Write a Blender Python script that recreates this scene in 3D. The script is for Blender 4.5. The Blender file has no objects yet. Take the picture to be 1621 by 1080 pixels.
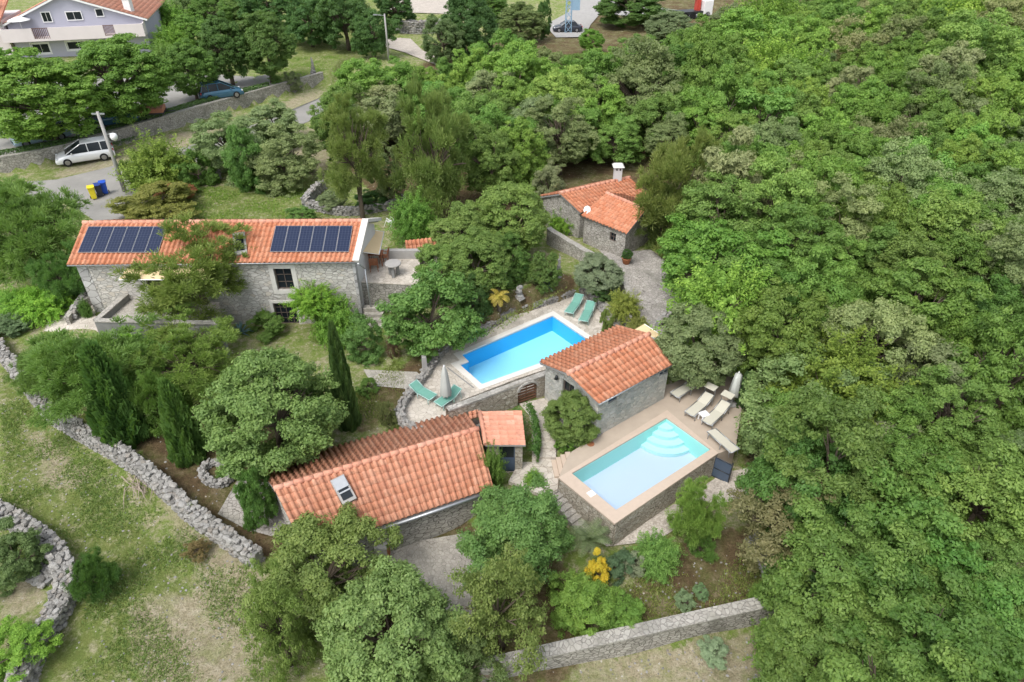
import bpy, math, random
import numpy as np
from mathutils import Vector, geometry
random.seed(7); rng = np.random.default_rng(7)
R = math.radians
scn = bpy.context.scene
C = scn.collection
# ---------------------------------------------------------------- camera
CAMH = 21.0; PITCH = R(35.2); FPX = 1081.0
cd = bpy.data.cameras.new('camera'); cam = bpy.data.objects.new('camera', cd); C.objects.link(cam)
cam.location = (0, 0, CAMH); cam.rotation_euler = (math.pi/2 - PITCH, 0, 0)
cd.sensor_width = 36; cd.lens = FPX/1621*36; cd.clip_end = 2000; cd.clip_start = 0.5
scn.camera = cam
# ---------------------------------------------------------------- light: bright overcast
SUN_EL, SUN_AZ = R(58), R(215)      # azimuth clockwise from +Y
w = bpy.data.worlds.new('World'); scn.world = w; w.use_nodes = True
nt = w.node_tree; bg = nt.nodes['Background']
sky = nt.nodes.new('ShaderNodeTexSky'); sky.sky_type = 'NISHITA'; sky.sun_disc = False
sky.sun_elevation = SUN_EL; sky.sun_rotation = SUN_AZ; sky.air_density = 1.0; sky.dust_density = 3.0; sky.ozone_density = 0.6
hs = nt.nodes.new('ShaderNodeHueSaturation'); hs.inputs['Saturation'].default_value = 0.35
nt.links.new(sky.outputs[0], hs.inputs['Color']); nt.links.new(hs.outputs[0], bg.inputs['Color'])
bg.inputs['Strength'].default_value = 0.15
sd = bpy.data.lights.new('sun', 'SUN'); sd.energy = 1.0; sd.angle = R(22); sd.color = (1, .96, .9)
sun = bpy.data.objects.new('sun', sd); C.objects.link(sun)
dirv = Vector((math.sin(SUN_AZ)*math.cos(SUN_EL), math.cos(SUN_AZ)*math.cos(SUN_EL), math.sin(SUN_EL)))
sun.rotation_euler = dirv.to_track_quat('Z', 'Y').to_euler(); sun.location = (0, 0, 60)
scn.view_settings.view_transform = 'Standard'; scn.view_settings.look = 'None'
scn.view_settings.gamma = 1; scn.view_settings.use_curve_mapping = False
scn.view_settings.exposure = 0.9
# ---------------------------------------------------------------- photograph pixel -> place in the world
cP, sP = math.cos(PITCH), math.sin(PITCH)
def ray(px, py):
    a = (px-810.5)/FPX; b = (540-py)/FPX
    return a, cP+b*sP, -sP+b*cP
def at(px, py, z=0.0):
    a, b, c = ray(px, py); t = (z-CAMH)/c
    return Vector((a*t, b*t, z))
def proj(p):
    zz = p[2]-CAMH; d = p[1]*cP-zz*sP; u = p[1]*sP+zz*cP
    return 810.5+FPX*p[0]/d, 540-FPX*u/d, d
# ground heights: (px, py, z)
CP = [(0,1080,-1.3),(200,900,-1.1),(350,1000,-1.5),(100,700,-.6),(0,600,-.2),(20,520,.5),(320,720,-.5),(420,860,-1.2),(250,600,-.2),
 (450,530,0),(560,540,0),(150,500,.95),(60,450,.9),(60,380,.9),(120,470,1.0),(100,300,.3),(20,290,.3),(200,330,.3),(300,240,.3),(500,170,.3),
 (400,320,.5),(530,330,.9),(640,320,1.2),(620,350,1.3),(700,400,1.6),(560,300,.8),
 (600,600,.15),(560,660,0),(600,700,-.1),(640,560,.4),(700,520,.8),(800,470,1.0),(860,440,1.2),(900,420,1.1),(1000,410,1.2),(1040,450,1.1),(1040,500,.8),(1000,500,.8),
 (850,640,0),(900,660,0),(870,600,0),(850,745,-.7),(790,760,-.8),(930,850,-1.38),(975,870,-1.4),(1140,770,-1.35),(1190,650,-.1),(1160,600,0),(1190,760,-1.0),
 (700,880,-1.55),(620,950,-1.7),(800,960,-1.7),(700,1080,-2.0),(950,1000,-1.9),(1100,920,-1.6),(1250,920,-1.6),(1000,1080,-2.3),(1200,1050,-2.3),(1250,800,-.9),
 (1400,1000,-1.6),(1600,1000,-1.2),(1500,700,0),(1600,500,1),(1300,450,1),(1200,350,1.2),(1100,250,1),(1500,150,1),(800,250,1),(900,150,.5),(1200,50,0),(1600,40,0),(900,40,0),(700,60,.5),(700,20,1.5),
 (150,268,.3),(250,240,.3),(350,205,.3),(450,170,.3),(520,150,.4),(150,214,1.5),(250,186,1.5),(400,146,1.5),(50,232,1.5),(600,150,.5),(450,100,.8),(300,100,1.2),(0,200,1.5),(200,190,1.5),(330,160,1.5),(100,120,1.5),(0,90,1.5),(400,20,1.5),(250,60,1.5),(0,0,1.5)]
_c = np.array([list(at(a, b, z)) for a, b, z in CP])
_w = [at(a, b, .3) for a, b in [(-260,312),(-60,284),(0,276),(110,254),(200,226),(300,196),(420,160),(512,134)]]
RWX = np.array([p.x for p in _w]); RWY = np.array([p.y for p in _w])
def terr(x, y):
    x = np.asarray(x, float); y = np.asarray(y, float)
    num = np.zeros_like(x); den = np.zeros_like(x)
    for cx, cy, cz in _c:
        d2 = (x-cx)**2+(y-cy)**2; sc = .3+.0006*(cx*cx+cy*cy)
        wt = 1/(d2+sc)**2
        num = num+wt*cz; den = den+wt
    z = num/den
    wy = np.interp(x, RWX, RWY); inx = (x < RWX[-1]+1)          # the retaining wall below the parking road
    z = np.where(inx & (y <= wy) & (y > wy-9), np.minimum(z, .3+np.clip((wy-y-6)/3, 0, 1)*.4), z)
    return np.where(inx & (y > wy+.25) & (y < wy+9), np.maximum(z, 1.42), z)
def gz(x, y): return float(terr(x, y))
def on(px, py, dz=0.0):            # point on the ground seen at this pixel, dz above it
    z = 0.
    for _ in range(14):
        p = at(px, py, z); z = .5*z+.5*(gz(p.x, p.y)+dz)
    return at(px, py, z)
def onplane(px, py, A, u):          # hit on the vertical plane through A along u -> (s, z)
    a, b, c = ray(px, py); n = Vector((-u.y, u.x))
    t = (n.x*A.x+n.y*A.y)/(n.x*a+n.y*b)
    return (a*t-A.x)*u.x+(b*t-A.y)*u.y, CAMH+c*t
# ---------------------------------------------------------------- object helpers
def link(o): C.objects.link(o); return o
def tag(o, label=None, cat=None, group=None, kind=None):
    if label: o['label'] = label
    if cat: o['category'] = cat
    if group: o['group'] = group
    if kind: o['kind'] = kind
    return o
def thing(name, label, cat, loc=(0,0,0), rz=0, group=None):
    o = link(bpy.data.objects.new(name, None)); o.location = loc; o.rotation_euler = (0,0,rz); o.empty_display_size = .3
    return tag(o, label, cat, group)
def copy_tree(o, parent=None):
    c = o.copy(); link(c); c.parent = parent
    for ch in [k for k in o.children]: copy_tree(ch, c)
    return c
def rootloc(p):
    v = Vector((0,0,0))
    while p: v += Vector(p.location); p = p.parent
    return v
class MB:
    def __init__(s): s.v = []; s.f = []; s.a = []; s.sm = []
    def face(s, idx, a=.5, sm=False): s.f.append(idx); s.a.append(a); s.sm.append(sm)
    def poly(s, pts, a=.5):
        n = len(s.v); s.v += [tuple(p) for p in pts]; s.face(tuple(range(n, n+len(pts))), a)
    def box(s, c, d, rz=0, a=.5, M=None, taper=1.0):
        n = len(s.v); cr, sr = math.cos(rz), math.sin(rz)
        for k in (-1, 1):
            for i, j in ((-1,-1),(1,-1),(1,1),(-1,1)):
                t = taper if k > 0 else 1
                x, y, z = i*d[0]/2*t, j*d[1]/2*t, k*d[2]/2
                if M is not None: p = M @ Vector((x, y, z)); s.v.append((c[0]+p.x, c[1]+p.y, c[2]+p.z))
                else: s.v.append((c[0]+x*cr-y*sr, c[1]+x*sr+y*cr, c[2]+z))
        for q in ((0,3,2,1),(4,5,6,7),(0,1,5,4),(1,2,6,5),(2,3,7,6),(3,0,4,7)): s.face(tuple(n+i for i in q), a)
    def bar(s, p, q, r, r2=None, seg=6, a=.5, cap=True):
        p = Vector(p); q = Vector(q); r2 = r if r2 is None else r2; ax = (q-p)
        if ax.length < 1e-6: return
        ax.normalize(); up = Vector((0,0,1)) if abs(ax.z) < .95 else Vector((1,0,0)); e1 = ax.cross(up).normalized(); e2 = ax.cross(e1)
        n = len(s.v)
        for o, rr in ((p, r), (q, r2)):
            for i in range(seg):
                t = 2*math.pi*i/seg; s.v.append(tuple(o+(e1*math.cos(t)+e2*math.sin(t))*rr))
        for i in range(seg):
            j = (i+1) % seg; s.face((n+i, n+seg+i, n+seg+j, n+j), a, seg > 5)
        if cap: s.face(tuple(n+i for i in range(seg)), a); s.face(tuple(n+seg+i for i in reversed(range(seg))), a)
    def tube(s, pts, rad, seg=6, a=.5):
        for i in range(len(pts)-1):
            r0 = rad[i] if hasattr(rad, '__len__') else rad; r1 = rad[i+1] if hasattr(rad, '__len__') else rad
            s.bar(pts[i], pts[i+1], r0, r1, seg, a)
    def slab(s, pts, z0, z1, a=.5):     # vertical prism over a plan polygon, z0 < z1
        ar = sum(pts[i][0]*pts[(i+1) % len(pts)][1]-pts[(i+1) % len(pts)][0]*pts[i][1] for i in range(len(pts)))
        if ar < 0: pts = list(reversed(pts))
        n = len(s.v); m = len(pts)
        s.v += [(p[0], p[1], z0) for p in pts]+[(p[0], p[1], z1) for p in pts]
        s.face(tuple(n+m+i for i in range(m)), a); s.face(tuple(n+i for i in reversed(range(m))), a)
        for i in range(m):
            j = (i+1) % m; s.face((n+i, n+j, n+m+j, n+m+i), a)
    def lathe(s, c, prof, seg=16, a=.5, lean=(0,0)):
        n = len(s.v)
        for r, z in prof:
            for i in range(seg):
                t = 2*math.pi*i/seg; s.v.append((c[0]+r*math.cos(t)+lean[0]*z, c[1]+r*math.sin(t)+lean[1]*z, c[2]+z))
        for k in range(len(prof)-1):
            for i in range(seg):
                j = (i+1) % seg; s.face((n+k*seg+i, n+k*seg+j, n+(k+1)*seg+j, n+(k+1)*seg+i), a, True)
        s.face(tuple(n+i for i in reversed(range(seg))), a); s.face(tuple(n+(len(prof)-1)*seg+i for i in range(seg)), a)
    def build(s, name, mat, parent=None, bevel=0, local=False):
        me = bpy.data.meshes.new(name); v = s.v
        if parent is not None and not local:
            o = rootloc(parent); v = [(x-o.x, y-o.y, z-o.z) for x, y, z in v]
        me.from_pydata(v, [], s.f)
        at_ = me.attributes.new('v', 'FLOAT', 'FACE'); at_.data.foreach_set('value', s.a)
        me.polygons.foreach_set('use_smooth', s.sm); me.materials.append(mat); me.update()
        o = link(bpy.data.objects.new(name, me)); o.parent = parent
        if bevel:
            b = o.modifiers.new('bevel', 'BEVEL'); b.width = bevel; b.segments = 2; b.limit_method = 'ANGLE'; b.angle_limit = R(40)
        return o
def npmesh(name, V, F, mat, parent=None, attr=None, dom='FACE', smooth=False):
    me = bpy.data.meshes.new(name); V = np.asarray(V, np.float32); F = np.asarray(F, np.int32); k = F.shape[1]
    me.vertices.add(len(V)); me.vertices.foreach_set('co', V.ravel())
    me.loops.add(F.size); me.loops.foreach_set('vertex_index', F.ravel())
    me.polygons.add(len(F)); me.polygons.foreach_set('loop_start', np.arange(0, F.size, k, dtype=np.int32))
    me.polygons.foreach_set('loop_total', np.full(len(F), k, np.int32))
    if attr is not None:
        A = me.attributes.new('v', 'FLOAT', dom); A.data.foreach_set('value', np.asarray(attr, np.float32))
    me.polygons.foreach_set('use_smooth', np.full(len(F), smooth)); me.materials.append(mat)
    me.update(calc_edges=True); me.validate()
    if name == '_': return me
    o = link(bpy.data.objects.new(name, me)); o.parent = parent
    return o
# ---------------------------------------------------------------- materials
class NT:
    def __init__(s, name):
        s.m = bpy.data.materials.new(name); s.m.use_nodes = True; s.t = s.m.node_tree; s.b = s.t.nodes['Principled BSDF']
    def n(s, typ, **k):
        o = s.t.nodes.new('ShaderNode'+typ)
        for a, b in k.items():
            if a in o.inputs.keys(): s.set(o.inputs[a], b)
            else: setattr(o, a, b)
        return o
    def set(s, inp, v):
        if isinstance(v, bpy.types.NodeSocket): s.t.links.new(v, inp)
        else: inp.default_value = v
    def obj(s): return s.n('TexCoord').outputs['Object']
    def geo(s): return s.n('NewGeometry').outputs['Position']
    def map(s, v, sc): 
        o = s.n('Mapping'); s.set(o.inputs['Vector'], v); o.inputs['Scale'].default_value = sc; return o.outputs[0]
    def noise(s, v, scale, detail=4, rough=.6):
        o = s.n('TexNoise'); s.set(o.inputs['Vector'], v); s.set(o.inputs['Scale'], scale); o.inputs['Detail'].default_value = detail; o.inputs['Roughness'].default_value = rough
        return o.outputs['Fac']
    def vor(s, v, scale, feat='F1', rnd=1):
        o = s.n('TexVoronoi'); o.feature = feat; s.set(o.inputs['Vector'], v); s.set(o.inputs['Scale'], scale); o.inputs['Randomness'].default_value = rnd; return o
    def ramp(s, f, st):
        o = s.n('ValToRGB'); s.set(o.inputs[0], f); e = o.color_ramp.elements
        while len(e) < len(st): e.new(.5)
        for i, (p, c) in enumerate(st): e[i].position = p; e[i].color = (*c, 1) if len(c) == 3 else c
        return o.outputs[0]
    def mix(s, f, a, b, mode='MIX'):
        o = s.n('Mix'); o.data_type = 'RGBA'; o.blend_type = mode
        s.set(o.inputs[0], f); s.set(o.inputs[6], a if not isinstance(a, tuple) else (*a[:3], 1)); s.set(o.inputs[7], b if not isinstance(b, tuple) else (*b[:3], 1)); return o.outputs[2]
    def math(s, op, a, b=0.):
        o = s.n('Math'); o.operation = op; s.set(o.inputs[0], a); s.set(o.inputs[1], b); return o.outputs[0]
    def attr(s, nm): o = s.n('Attribute'); o.attribute_name = nm; return o
    def bump(s, h, strength=.5, dist=.05, nrm=None):
        o = s.n('Bump'); s.set(o.inputs['Height'], h); o.inputs['Strength'].default_value = strength; o.inputs['Distance'].default_value = dist
        s.t.links.new(o.outputs[0], s.b.inputs['Normal']); return o
    def fin(s, col, rough=.85, spec=.3, metal=0):
        s.set(s.b.inputs['Base Color'], col if not isinstance(col, tuple) else (*col[:3], 1)); s.set(s.b.inputs['Roughness'], rough)
        s.b.inputs['Specular IOR Level'].default_value = spec; s.b.inputs['Metallic'].default_value = metal; return s.m
_simple = {}
def simple(name, col, rough=.6, spec=.4, metal=0, var=.12, sc=6):
    if name in _simple: return _simple[name]
    t = NT(name); f = t.noise(t.obj(), sc, 5)
    c = t.mix(f, tuple(x*(1-var*1.6) for x in col), tuple(min(1, x*(1+var*1.2)) for x in col))
    _simple[name] = t.fin(c, rough, spec, metal); return _simple[name]
def masonry(name, cols, joint, scale, jw=.06, bump=.6, zs=1.5, mossy=0., warp=.25):
    t = NT(name); p = t.geo(); nz = t.n('TexNoise'); t.set(nz.inputs['Vector'], p); nz.inputs['Scale'].default_value = 1.3
    pw = t.n('Vector' 'Math'); pw.operation = 'MULTIPLY_ADD'; t.set(pw.inputs[0], nz.outputs['Color']); pw.inputs[1].default_value = (warp,)*3; t.set(pw.inputs[2], p)
    q = t.map(pw.outputs[0], (1, 1, zs)); d = t.vor(q, scale, 'DISTANCE_TO_EDGE').outputs['Distance']; ce = t.vor(q, scale).outputs['Color']
    sv = t.n('SeparateColor'); t.set(sv.inputs[0], ce)
    st = [(i/(len(cols)-1), c) for i, c in enumerate(cols)]
    c = t.ramp(sv.outputs[0], st); big = t.noise(p, .35, 3); fine = t.noise(p, 14, 6, .7)
    c = t.mix(t.math('MULTIPLY', fine, .45), c, t.mix(.5, c, (.12,.11,.1)))
    c = t.mix(t.ramp(big, [(.35,(0,0,0)),(.7,(.35,.35,.35))]), c, (.62,.58,.50))
    if mossy: c = t.mix(t.ramp(t.noise(p, .9, 4), [(.5,(0,0,0)),(.7,(mossy,)*3)]), c, (.10,.11,.07))
    jm = t.ramp(d, [(jw*.35,(0,0,0)),(jw,(1,1,1))]); c = t.mix(jm, joint, c)
    h = t.math('ADD', t.math('MULTIPLY', jm, .8), t.math('MULTIPLY', fine, .5)); t.bump(h, bump, .05)
    return t.fin(c, .92, .15)
M = {}
M['stone'] = masonry('house_stone', [(.47,.455,.43),(.60,.585,.555),(.42,.405,.38),(.66,.645,.62),(.53,.48,.41)], (.34,.325,.30), 3.4, .055, .8, 1.8)
M['stone_low'] = masonry('cottage_stone', [(.44,.425,.39),(.54,.52,.48),(.38,.365,.335),(.60,.58,.535)], (.20,.185,.165), 3.6, .05, .9, 1.9)
M['stone_big'] = masonry('large_block_stone', [(.42,.43,.44),(.55,.56,.57),(.36,.36,.37),(.5,.5,.5)], (.22,.21,.2), 2.0, .045, .6)
M['stone_brown'] = masonry('pool_wall_stone', [(.40,.355,.285),(.49,.45,.375),(.33,.29,.23),(.57,.535,.47)], (.22,.19,.15), 5.0, .07, .9)
M['stone_rend'] = masonry('rendered_stone', [(.36,.38,.36),(.55,.55,.52),(.30,.33,.31),(.60,.58,.52)], (.44,.42,.38), 4.4, .06, .9, mossy=.3)
M['stone_grey'] = masonry('grey_wall_stone', [(.36,.34,.31),(.46,.44,.405),(.30,.285,.26),(.54,.515,.475)], (.19,.175,.155), 4.6, .07, .9, mossy=.5)
M['pave_light'] = masonry('light_crazy_paving', [(.50,.455,.395),(.62,.57,.505),(.43,.385,.325),(.57,.525,.47)], (.33,.29,.245), 4.2, .04, .4, 1)
M['pave_grey'] = masonry('grey_crazy_paving', [(.38,.355,.32),(.47,.445,.40),(.33,.31,.28),(.43,.405,.365)], (.27,.25,.22), 6.5, .05, .5, 1, mossy=.4)
M['cobble'] = masonry('cobble_paving', [(.30,.285,.27),(.38,.36,.34),(.26,.245,.23),(.42,.40,.38)], (.19,.175,.16), 5.5, .06, .5, 1, mossy=.4)
t = NT('dry_stone'); p = t.geo(); v = t.attr('v').outputs['Fac']
c = t.ramp(v, [(0,(.23,.22,.205)),(.4,(.36,.35,.33)),(.75,(.47,.46,.44)),(1,(.34,.305,.265))])
f = t.noise(p, 9, 7, .7); c = t.mix(f, t.mix(.65, c, (.08,.078,.07)), c); c = t.mix(t.ramp(t.noise(p, 3.2, 4), [(.5,(0,0,0)),(.68,(.5,.5,.5))]), c, (.42,.41,.385))
t.bump(t.noise(p, 16, 6, .7), .8, .05); M['rock'] = t.fin(c, .95, .1)
def tilemat(name, cols):
    t = NT(name); p = t.geo(); v = t.attr('v').outputs['Fac']
    c = t.ramp(v, [(i/(len(cols)-1), q) for i, q in enumerate(cols)])
    c = t.mix(t.ramp(t.noise(p, 1.1, 5, .7), [(.45,(0,0,0)),(.8,(.3,.3,.3))]), c, (.56,.32,.22))
    c = t.mix(t.ramp(t.noise(p, 7, 6, .75), [(.50,(0,0,0)),(.68,(.6,.6,.6))]), c, (.25,.15,.10))
    t.bump(t.noise(p, 30, 4), .3, .01); return t.fin(c, .82, .2)
M['tile'] = tilemat('clay_tile', [(.47,.175,.09),(.55,.23,.13),(.50,.195,.105),(.59,.275,.165),(.46,.19,.11)])
M['tile_pale'] = tilemat('pale_clay_tile', [(.54,.24,.165),(.60,.29,.20),(.56,.26,.175),(.62,.33,.24)])
M['tile_old'] = tilemat('weathered_clay_tile', [(.48,.205,.12),(.57,.27,.17),(.52,.23,.14),(.60,.31,.205),(.44,.18,.11)])
M['deck'] = simple('beige_deck', (.43,.36,.29), .85, .2, 0, .13, 1.4)
M['deck_coping'] = simple('beige_coping', (.51,.415,.335), .8, .25, 0, .08, 5)
M['coping'] = simple('white_coping', (.66,.64,.60), .7, .3, 0, .06, 4)
t = NT('gravel'); p = t.geo(); vo = t.vor(p, 16); c = t.ramp(t.noise(p, 1.1, 5), [(.3,(.36,.32,.27)),(.7,(.52,.47,.41))]); c = t.mix(.45, c, t.ramp(t.n('SeparateColor', Color=vo.outputs['Color']).outputs[0], [(0,(.25,.22,.19)),(1,(.68,.62,.56))])); t.bump(vo.outputs['Distance'], .6, .03); M['gravel'] = t.fin(c, .95, .1)
t = NT('asphalt'); p = t.geo(); c = t.ramp(t.noise(p, .35, 6, .65), [(.3,(.28,.27,.25)),(.7,(.40,.385,.36))]); c = t.mix(t.noise(p, 25, 3), t.mix(.7, c, (.15,.15,.14)), c); M['asphalt'] = t.fin(c, .92, .2)
M['concrete'] = simple('concrete', (.36,.35,.335), .9, .2, 0, .2, 2.5)
M['concrete_dark'] = simple('old_concrete', (.25,.25,.245), .9, .2, 0, .25, 2.5)
M['cap'] = masonry('mortar_cap', [(.36,.345,.315),(.43,.415,.385),(.32,.305,.28),(.47,.455,.42)], (.30,.285,.26), 5.5, .05, .8, 1, mossy=.35)
M['plaster'] = simple('pale_plaster', (.60,.60,.60), .9, .2, 0, .1, 1.5)
M['whitestone'] = simple('white_stone_trim', (.60,.585,.55), .8, .2, 0, .12, 5)
M['lilac'] = simple('grey_lilac_render', (.44,.44,.52), .9, .2, 0, .05, .8)
M['pinkwall'] = simple('pink_beige_render', (.66,.60,.60), .9, .2, 0, .06, .8)
M['white'] = simple('white_paint', (.8,.8,.8), .45, .4, 0, .03)
M['wood'] = simple('weathered_wood', (.16,.085,.05), .8, .2, 0, .4, 8)
M['wood_red'] = simple('red_brown_wood', (.30,.12,.06), .6, .3, 0, .3, 8)
M['wood_grey'] = simple('grey_wood', (.13,.105,.09), .8, .2, 0, .4, 8)
M['iron'] = simple('dark_iron', (.06,.065,.07), .5, .5, .6)
M['zinc'] = simple('grey_zinc', (.42,.44,.46), .45, .5, .7)
M['blue_metal'] = simple('slate_blue_metal', (.085,.12,.18), .5, .4, .2)
t = NT('dark_glass'); M['glass'] = t.fin((.015,.02,.025), .12, .35)
M['awning'] = simple('cream_awning', (.72,.56,.34), .9, .1, 0, .05)
M['teal'] = simple('teal_fabric', (.15,.34,.28), .85, .2, 0, .12, 6)
M['teal_frame'] = simple('pale_teal_frame', (.38,.58,.54), .5, .4)
M['beige'] = simple('beige_fabric', (.52,.50,.42), .9, .1, 0, .05)
M['umb_white'] = simple('off_white_canvas', (.50,.52,.49), .9, .1, 0, .07, 3)
M['rubber'] = simple('black_rubber', (.02,.02,.02), .8, .2)
M['alloy'] = simple('alloy', (.35,.35,.36), .35, .5, .8)
M['terracotta'] = simple('terracotta', (.42,.17,.08), .85, .2, 0, .2)
M['bark'] = simple('bark', (.13,.105,.08), .95, .1, 0, .45, 5)
M['bark_pale'] = simple('pale_bark', (.26,.235,.20), .95, .1, 0, .35, 5)
M['twig'] = simple('dead_wood', (.38,.32,.26), .95, .1, 0, .35, 9)
# solar panel: dark cells with thin pale grid
t = NT('solar_cells'); uv = t.attr('v'); o = t.obj(); sx = t.n('SeparateXYZ', Vector=o)
def grid(t, x, per, wd):
    m = t.math('FRACT', t.math('DIVIDE', x, per)); return t.math('LESS_THAN', m, wd)
g = t.math('MAXIMUM', grid(t, sx.outputs[0], .16, .07), grid(t, sx.outputs[1], .16, .07))
M['solar'] = t.fin(t.mix(g, (.012,.02,.05), (.07,.085,.13)), .22, .3)
# pool
def liner(name, c1, c2, sc):
    t = NT(name); p = t.geo(); mp = t.vor(t.map(p, (1,1,1)), sc, 'F1', 0); c = t.mix(t.noise(p, .5, 2), c1, c2); return t.fin(c, .6, .3)
M['liner_blue'] = liner('blue_pool_liner', (.06,.50,.86), (.08,.53,.88), 8)
M['liner_sky_floor'] = liner('sky_tinted_blue_floor', (.40,.76,.92), (.44,.79,.94), 8)  # paler than the walls: sky reflection painted into the floor colour
M['liner_aqua'] = liner('aqua_pool_wall', (.40,.78,.71), (.43,.80,.73), 8)
M['liner_step'] = liner('aqua_white_steps', (.50,.77,.78), (.54,.80,.81), 8)
M['liner_sky_white'] = liner('sky_tinted_pale_floor', (.54,.58,.71), (.57,.61,.73), 8)  # lavender-white of the reflected sky put into the floor colour
def watermat(name, tint):
    m = bpy.data.materials.new(name); m.use_nodes = True; T = m.node_tree; T.nodes.clear()
    out = T.nodes.new('ShaderNodeOutputMaterial'); tr = T.nodes.new('ShaderNodeBsdfTransparent'); tr.inputs[0].default_value = (*tint, 1)
    gl = T.nodes.new('ShaderNodeBsdfGlossy'); gl.inputs['Roughness'].default_value = .03
    fr = T.nodes.new('ShaderNodeFresnel'); fr.inputs[0].default_value = 1.33
    nz = T.nodes.new('ShaderNodeTexNoise'); nz.inputs['Scale'].default_value = 2.2; nz.inputs['Detail'].default_value = 3
    g = T.nodes.new('ShaderNodeNewGeometry'); T.links.new(g.outputs['Position'], nz.inputs['Vector'])
    b = T.nodes.new('ShaderNodeBump'); b.inputs['Strength'].default_value = .3; b.inputs['Distance'].default_value = .05
    T.links.new(nz.outputs['Fac'], b.inputs['Height']); T.links.new(b.outputs[0], gl.inputs['Normal']); T.links.new(b.outputs[0], fr.inputs['Normal'])
    mx = T.nodes.new('ShaderNodeMixShader'); T.links.new(fr.outputs[0], mx.inputs[0]); T.links.new(tr.outputs[0], mx.inputs[1]); T.links.new(gl.outputs[0], mx.inputs[2]); T.links.new(mx.outputs[0], out.inputs[0])
    return m
M['water_blue'] = watermat('blue_water', (.80,.96,1)); M['water_aqua'] = watermat('clear_water', (.92,.98,1))
# leaves: colour comes from the tree (object colour), each leaf varies a little
t = NT('leaf'); oi = t.n('ObjectInfo'); v = t.attr('v').outputs['Fac']
hsv = t.n('HueSaturation'); t.set(hsv.inputs['Color'], oi.outputs['Color']); hsv.inputs['Saturation'].default_value = .97
t.set(hsv.inputs['Value'], t.math('ADD', t.math('MULTIPLY', v, .9), 1.14)); t.set(hsv.inputs['Hue'], t.math('ADD', t.math('MULTIPLY', v, -.03), .514))
t.b.inputs['Roughness'].default_value = .55; t.b.inputs['Specular IOR Level'].default_value = .35
t.set(t.b.inputs['Base Color'], hsv.outputs[0])
tl = t.n('BsdfTranslucent'); t.set(tl.inputs['Color'], t.mix(.5, hsv.outputs[0], (.20,.36,.03)))
mx = t.n('MixShader'); mx.inputs[0].default_value = .42; t.t.links.new(t.b.outputs[0], mx.inputs[1]); t.t.links.new(tl.outputs[0], mx.inputs[2])
t.t.links.new(mx.outputs[0], t.t.nodes['Material Output'].inputs[0]); M['leaf'] = t.m
# ---------------------------------------------------------------- ground sheet
def inpoly(x, y, P):
    c = np.zeros(x.shape, bool); n = len(P); j = n-1
    for i in range(n):
        xi, yi, xj, yj = P[i][0], P[i][1], P[j][0], P[j][1]
        if abs(yj-yi) < 1e-9: j = i; continue
        c ^= ((yi > y) != (yj > y)) & (x < (xj-xi)*(y-yi)/(yj-yi)+xi); j = i
    return c
def gp(pts): return [on(a, b) for a, b in pts]
def axis(a0, a1, st, lo, hi):
    v = list(np.arange(a0, a1+1e-6, st)); s = st; x = v[-1]
    while x < hi: s *= 1.12; x += s; v.append(x)
    s = st; x = v[0]
    while x > lo: s *= 1.12; x -= s; v.insert(0, x)
    return np.array(v)
GX = axis(-34, 30, .34, -450, 450); GY = axis(8, 62, .34, -40, 900)
gx, gy = np.meshgrid(GX, GY); gzv = terr(gx, gy)
gzv += .05*np.sin(gx*1.7+gy*.9)*np.sin(gy*1.3-gx*.6)
Z2 = at(975,808), at(1125,712), at(1055,662), at(905,750)
deck1 = [at(a, b, .2) for a, b in [(640,672),(634,655),(650,628),(672,600),(690,573),(705,556),(745,535),(795,512),(808,500),(842,492),(905,470),(922,466),(962,500),(985,520),(1010,560),(880,600),(800,640),(735,668),(700,690)]]
pit = inpoly(gx, gy, deck1); gzv[pit] -= 2.6
lowp = [at(888,750), at(975,828), at(1132,722), at(1060,655)]
pit2 = inpoly(gx, gy, lowp); gzv[pit2] = np.minimum(gzv[pit2], -1.35)
nx, ny = len(GX), len(GY)
V = np.stack([gx.ravel(), gy.ravel(), gzv.ravel()], 1)
ii = np.arange(nx*ny).reshape(ny, nx)
F = np.stack([ii[:-1,:-1].ravel(), ii[:-1,1:].ravel(), ii[1:,1:].ravel(), ii[1:,:-1].ravel()], 1)
def soft(polys, val=1.0):
    m = np.zeros(gx.shape)
    for P in polys: m[inpoly(gx, gy, gp(P))] = val
    for _ in range(3): m[1:-1,1:-1] = (m[1:-1,1:-1]*2+m[:-2,1:-1]+m[2:,1:-1]+m[1:-1,:-2]+m[1:-1,2:])/6
    return m
dry = soft([[(250,790),(420,900),(420,1080),(230,1080),(200,960),(330,930)],[(930,1040),(1240,990),(1260,1090),(880,1090)],[(60,680),(20,640),(80,780),(160,760)],
            [(240,210),(330,205),(500,130),(520,150),(300,235),(150,272),(60,285)],[(440,210),(520,200),(520,270),(480,280)],[(0,1000),(0,930),(60,900),(80,940)],[(200,690),(330,800),(260,800)]])
litter = soft([[(190,660),(420,620),(470,860),(420,890),(330,830),(250,770)],[(1080,840),(1230,830),(1260,960),(1180,985),(985,990),(985,930),(1060,900)],
            [(560,640),(660,560),(770,480),(900,430),(930,470),(800,500),(690,560),(640,640),(560,700)],[(640,760),(560,1090),(900,1090),(960,930)],
            [(1040,330),(1180,560),(1180,800),(1250,960),(1230,1100),(3300,1100),(1900,-150),(930,20),(700,80),(500,220),(620,330),(760,370),(850,330)]])
lush = soft([[(560,640),(690,560),(690,600),(640,640)],[(280,300),(520,280),(530,350),(290,352)],[(410,90),(560,90),(540,130),(400,150)],[(0,560),(100,700),(250,860),(330,950),(180,1080),(60,1080),(130,880),(0,790)],[(240,0),(600,0),(600,90),(300,110)],
            [(0,300),(100,272),(150,285),(60,296)]], .8)
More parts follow.
